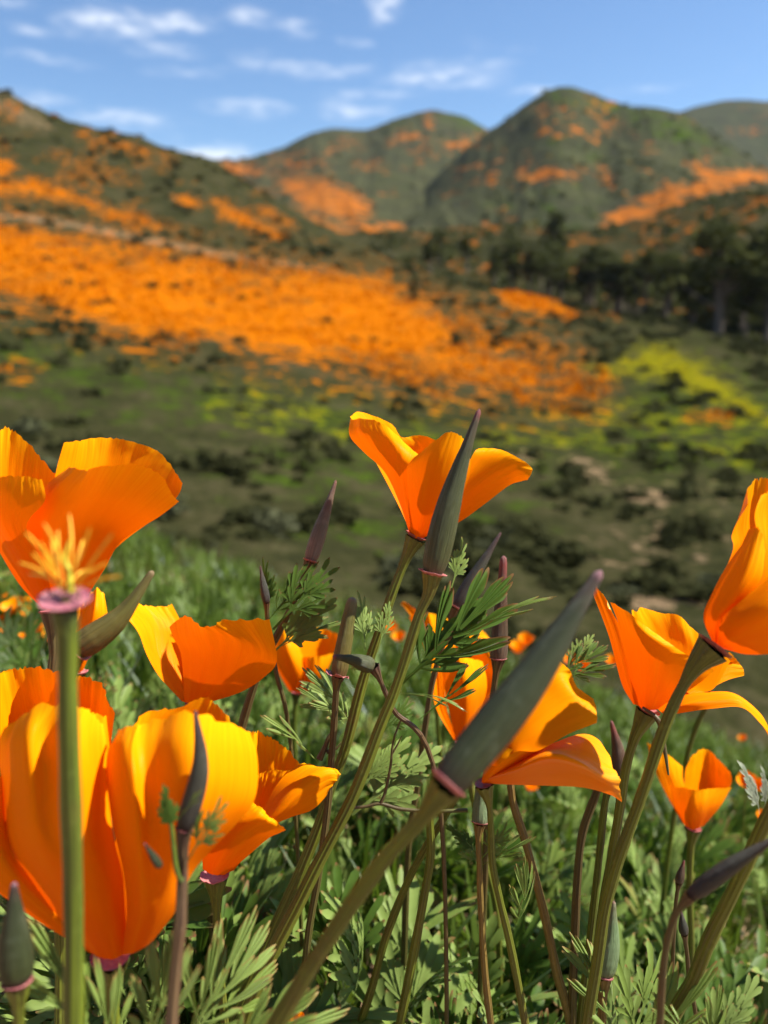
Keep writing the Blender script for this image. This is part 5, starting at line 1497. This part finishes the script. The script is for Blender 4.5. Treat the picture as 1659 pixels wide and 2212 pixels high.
def tufts():
    r = np.random.default_rng(33)
    lab = 'clump of feathery blue green poppy leaves on the ground'
    made = 0
    tries = 0
    while made < 140 and tries < 4000:
        tries += 1
        d = .22 + .62 * r.uniform() ** 1.3
        ax = r.uniform(-.56, .58)
        x, y = ax * d * 1.05, d
        z = float(ground_h(x, y))
        qx, qy, qd = project(np.array([[x, y, z + .05]]))
        if not (-150 < qx[0] < 1800):
            continue
        if 560 < qx[0] < 1010 and y < .36 and r.uniform() < .5:
            continue
        if qx[0] < 560 and y < .33 and r.uniform() < .35:
            continue
        size = (.058 + .022 * r.uniform()) * (1.0 if y < .5 else .9)
        tuft(x, y, int(r.integers(6, 10)), size, r, lab, 'leaf clumps around the poppies')
        made += 1
    # clumps whose leaves show singly along the bottom edge
    near = 'clump of broad sunlit poppy leaves at the bottom edge'
    for (bx, by, D, tips) in (
            (400, 2260, .185, [((585, 1985), FANS[3], .2), ((548, 1940), FANS[1], .195), ((455, 2010), FANS[1], .18), ((600, 2080), FANS[0], .2)]),
            (310, 2280, .165, [((372, 2010), FANS[3], .16), ((330, 2090), FANS[1], .165)]),
            (230, 2300, .17, [((36, 1985), FANS[1], .165), ((202, 2050), FANS[2], .168), ((250, 2075), FANS[1], .172)]),
            (470, 2300, .178, [((690, 2128), FANS[3], .175), ((640, 2200), FANS[0], .17), ((760, 2160), FANS[1], .19)]),
            (1340, 2290, .225, [((1545, 2060), FANS[1], .22), ((1460, 2110), FANS[2], .22), ((1230, 2010), FANS[3], .24), ((1420, 2000), LEAF_GEO[0], .24)]),
            (1500, 2280, .21, [((1640, 2100), LEAF_GEO[4], .215), ((1560, 2130), FANS[0], .21), ((1400, 2140), FANS[1], .22)])):
        base = P(bx, by, D)
        g = ground_drop(base)
        lbl = {400: 'leaf clump with the largest pale fan leaves, below the great poppy', 310: 'blurred upright leaf beside the purple stalk at the bottom edge',
               230: 'pale leaf clump behind the thick green stalk at the bottom left', 470: 'low flat leaves crossing the bottom edge near the centre',
               1340: 'arching leaf clump around the pale teardrop bud', 1500: 'leaf clump in the lower right corner'}[bx]
        e = thing('leaf_clump', lbl, 'leaf clump', g)
        v, f, u, w = tube_geo(cat_rom([g, (g + base) / 2 + np.array([.002, 0, 0]), base], 10), np.linspace(.0022, .0016, 10), 8)
        obj('stem', mesh('stem', v, f, M['stem'], {'pu': u, 'pv': w}), e)
        for (tp, geo, Dt) in tips:
            hero_leaf(e, geo, (bx, by), tp, D, Dt, 'leaf', .35, .9, LIT, .3)


tufts()


def ground_cover():
    r = np.random.default_rng(90)
    lows = [leaf_geo(40 + k, True, 1.0, .2, 1.3) for k in range(4)]
    vs_, fs, tp, off = [], [], [], 0
    n = 5200
    d = .5 * (4.6 / .5) ** (r.uniform(size=n) ** .8)
    ax = r.uniform(-.58, .6, n)
    for i in range(n):
        x, y = ax[i] * d[i], d[i]
        dens = fbm(np.array([x * 2.2]), np.array([y * 1.6]), 31, 3)[0]
        if dens < (.34 if y < 1.9 else .36 + .06 * (y - 1.9)):
            continue
        if y < .75 and r.uniform() < .35:
            continue
        if -.30 < x / y < -.12 and y > 2.0 + 1.2 * fbm(np.array([x * 3]), np.array([y * 2]), 8, 3)[0] and r.uniform() < .8:
            continue
        g = lows[i % 4]
        L = r.uniform(.045, .085) * (1 + .25 * min(y, 3))
        z = float(ground_h(x, y))
        b = np.array([x, y, z])
        a = r.uniform(0, 6.28)
        el = r.uniform(.5, 1.35)
        t = b + L * np.array([math.cos(a) * math.cos(el), math.sin(a) * math.cos(el), math.sin(el)])
        v = bent_leaf(g, b, t, np.array([math.cos(a) * .3, math.sin(a) * .3, 1.0]) if el < 1.1 else np.array([math.cos(a), math.sin(a), .2]), .4)
        vs_.append(v); fs.append(g[1] + off); tp.append(g[2]); off += len(v)
    me = mesh('ground_cover', np.vstack(vs_), np.vstack(fs), M['leaf_cover'], {'tip': np.concatenate(tp) * 0})
    obj('ground_cover', me, None, 'low green leaves covering the near slope behind the poppies', 'ground cover', None, 'stuff')
    # grass blades mixed in
    n = 6500
    d = .26 * (4.4 / .26) ** (r.uniform(size=n) ** .8)
    ax = r.uniform(-.58, .6, n)
    x, y = ax * d, d
    z = ground_h(x, y)
    h = r.uniform(.03, .09, n) * (1 + .2 * np.minimum(y, 3))
    a = r.uniform(0, 6.28, n)
    w = h * .022 + .0005
    lean = r.uniform(0, .5, n)
    b = np.stack([x, y, z], -1)
    dr = np.stack([np.cos(a), np.sin(a), 0 * a], -1)
    sd = np.stack([-np.sin(a), np.cos(a), 0 * a], -1) * w[:, None]
    m1 = b + dr * (lean * h * .35)[:, None] + np.array([0, 0, 1]) * (h * .6)[:, None]
    t1 = b + dr * (lean * h)[:, None] + np.array([0, 0, 1]) * h[:, None]
    v = np.stack([b - sd, b + sd, m1 + sd * .8, m1 - sd * .8, t1 + sd * .1, t1 - sd * .1], 1).reshape(-1, 3)
    k = np.arange(n)[:, None] * 6
    f = np.concatenate([k + np.array([[0, 1, 2, 3]]), k + np.array([[3, 2, 4, 5]])])
    obj('grass', mesh('grass', v, f, M['leaf_cover'], {'tip': np.zeros(len(v))}), None, 'thin grass blades among the ground cover', 'grass', None, 'stuff')
    # clods and pebbles
    n = 1500
    d = .16 * (1.2 / .16) ** r.uniform(size=n)
    ax = r.uniform(-.6, .6, n)
    x, y = ax * d, d
    z = ground_h(x, y)
    s = .0015 + .006 * r.uniform(size=n) ** 3
    dirs = np.array([(1, 0, 0), (.3, .9, .1), (-.8, .5, 0), (-.7, -.6, .1), (.4, -.9, 0), (.1, .1, .8), (0, 0, -.5)])
    tri = np.array([(0, 1, 5), (1, 2, 5), (2, 3, 5), (3, 4, 5), (4, 0, 5), (1, 0, 6), (2, 1, 6), (3, 2, 6), (4, 3, 6), (0, 4, 6)])
    v = np.stack([x, y, z], -1)[:, None] + dirs[None] * s[:, None, None] * r.uniform(.6, 1.2, (n, 7, 1))
    f = (np.arange(n)[:, None, None] * 7 + tri[None]).reshape(-1, 3)
    obj('soil_clods', mesh('soil_clods', v.reshape(-1, 3), f, M['clod'], None, False), None, 'crumbs of dry tan soil between the stems', 'soil clods', None, 'stuff')


ground_cover()


def small_poppies():
    r = np.random.default_rng(15)

    def small(x, y, d, half, lab, grp):
        """a little open poppy: four cupped petals on a stem, seen out of focus"""
        c = P(x, y, d)
        R = half * d / F
        V, Fc, off = [], [], 0
        up = np.array([r.uniform(-.4, .4), r.uniform(-.6, 0), 1.0]); up /= np.linalg.norm(up)
        a = np.cross(up, [1, 0, 0]); a /= np.linalg.norm(a); b = np.cross(up, a)
        op = r.uniform(.75, 1.1)
        for k in range(4):
            th0 = k * math.pi / 2 + r.uniform(-.1, .1)
            uu, vv = np.meshgrid(np.linspace(-1, 1, 7), np.linspace(0, 1, 6))
            th = th0 + uu * .85
            rad = R * op * (.08 + vv ** .8) * (1 - .12 * uu ** 2)
            hh = R * (1.15 * vv ** 1.3 * (1 - .18 * uu ** 2) - .5)
            p = c + (np.cos(th) * rad)[..., None] * a + (np.sin(th) * rad)[..., None] * b + hh[..., None] * up
            V.append((p.reshape(-1, 3), grid_faces(6, 7), uu.ravel(), vv.ravel()))
        base = c - up * R * .5
        g = base.copy(); g[2] = min(float(ground_h(base[0], base[1])), base[2] - .01)
        e = thing('small_poppy', lab, 'poppy', g, grp)
        v, f, u, w = tube_geo(cat_rom([base, (base + g) / 2 + np.array([.004, 0, 0]), g], 8), np.full(8, R * .07), 6)
        obj('stem', mesh('stem', v, f, M['stem'], {'pu': u, 'pv': w}), e)
        for v, f, u, w in V:
            obj('petal', mesh('petal', v, f, M['petal'], {'pu': u, 'pv': w}), e)

    for x, y, d, h, w in ((4, 1292, .95, 16, 'topmost of the left edge cluster, cut by the picture edge'), (32, 1314, .9, 22, 'largest of the left edge cluster'),
                          (60, 1298, 1.05, 12, 'faint one above and right of the largest in the left edge cluster'), (58, 1326, 1.0, 14, 'close behind the largest of the left edge cluster'),
                          (12, 1338, .9, 16, 'just below the largest of the left edge cluster'), (84, 1358, .85, 17, 'beside the brown stem of the upper left poppy'),
                          (8, 1360, 1.0, 11, 'lowest at the very left edge'), (106, 1378, .85, 14, 'touching the brown stem of the upper left poppy'), (46, 1376, .8, 9, 'smallest and lowest of the left edge cluster')):
        small(x, y, d * .66, h, 'small blurred poppy, ' + w, 'small blurred poppies at the left edge')
    small(232, 1476, .58, 17, 'single small blurred poppy between the great poppy and the cup poppy', None)
    for x, y, d, h, w in ((838, 1356, .7, 20, 'left of the centre bud stalk'), (862, 1378, .75, 16, 'lower one left of the centre bud stalk'), (1135, 1385, .7, 17, 'right of the red tipped bud'),
                          (1118, 1402, .75, 18, 'lower one right of the red tipped bud'), (1258, 1440, .8, 16, 'behind the fan leaf above the flaring poppy'), (1322, 1430, .8, 15, 'at the tip of the fan leaf'),
                          (955, 1460, .55, 22, 'beside the hooded yellow petal'), (1145, 1700, .6, 16, 'peeping out under the flaring poppy'), (1228, 1425, .85, 14, 'at the base of the fan leaf')):
        small(x, y, d, h, 'small blurred poppy ' + w, 'small blurred poppies behind the centre')
    for x, y, d, h, w in ((1604, 1596, .9, 9, 'tiny distant poppy below the drooping tongue petal'), (1612, 1690, .5, 22, 'small poppy behind the grey dry leaves'),
                          (1642, 1700, .5, 18, 'small poppy right of the grey dry leaves'), (1646, 1765, .5, 14, 'small yellow poppy above the slanting stem at the right edge')):
        small(x, y, d, h, w, 'small poppies near the right edge')


small_poppies()


# ------------------------------------------------------------------ air
def haze(density):
    m, n, l, out = new_mat('haze')
    v = n.new('ShaderNodeVolumePrincipled')
    v.inputs['Color'].default_value = (.74, .85, 1.0, 1)
    v.inputs['Density'].default_value = density
    v.inputs['Anisotropy'].default_value = .2
    l.new(v.outputs[0], out.inputs['Volume'])
    a, zb, zt = 3600.0, -47.0, 480.0
    co = [(x, y, z) for z in (zb, zt) for y in (-a, a) for x in (-a, a)]
    f = [(0, 2, 3, 1), (4, 5, 7, 6), (0, 1, 5, 4), (2, 6, 7, 3), (0, 4, 6, 2), (1, 3, 7, 5)]
    obj('haze', mesh('haze', co, f, m, None, False), None, 'thin bluish haze in the valley air', 'haze', None, 'stuff')


haze(.00003)
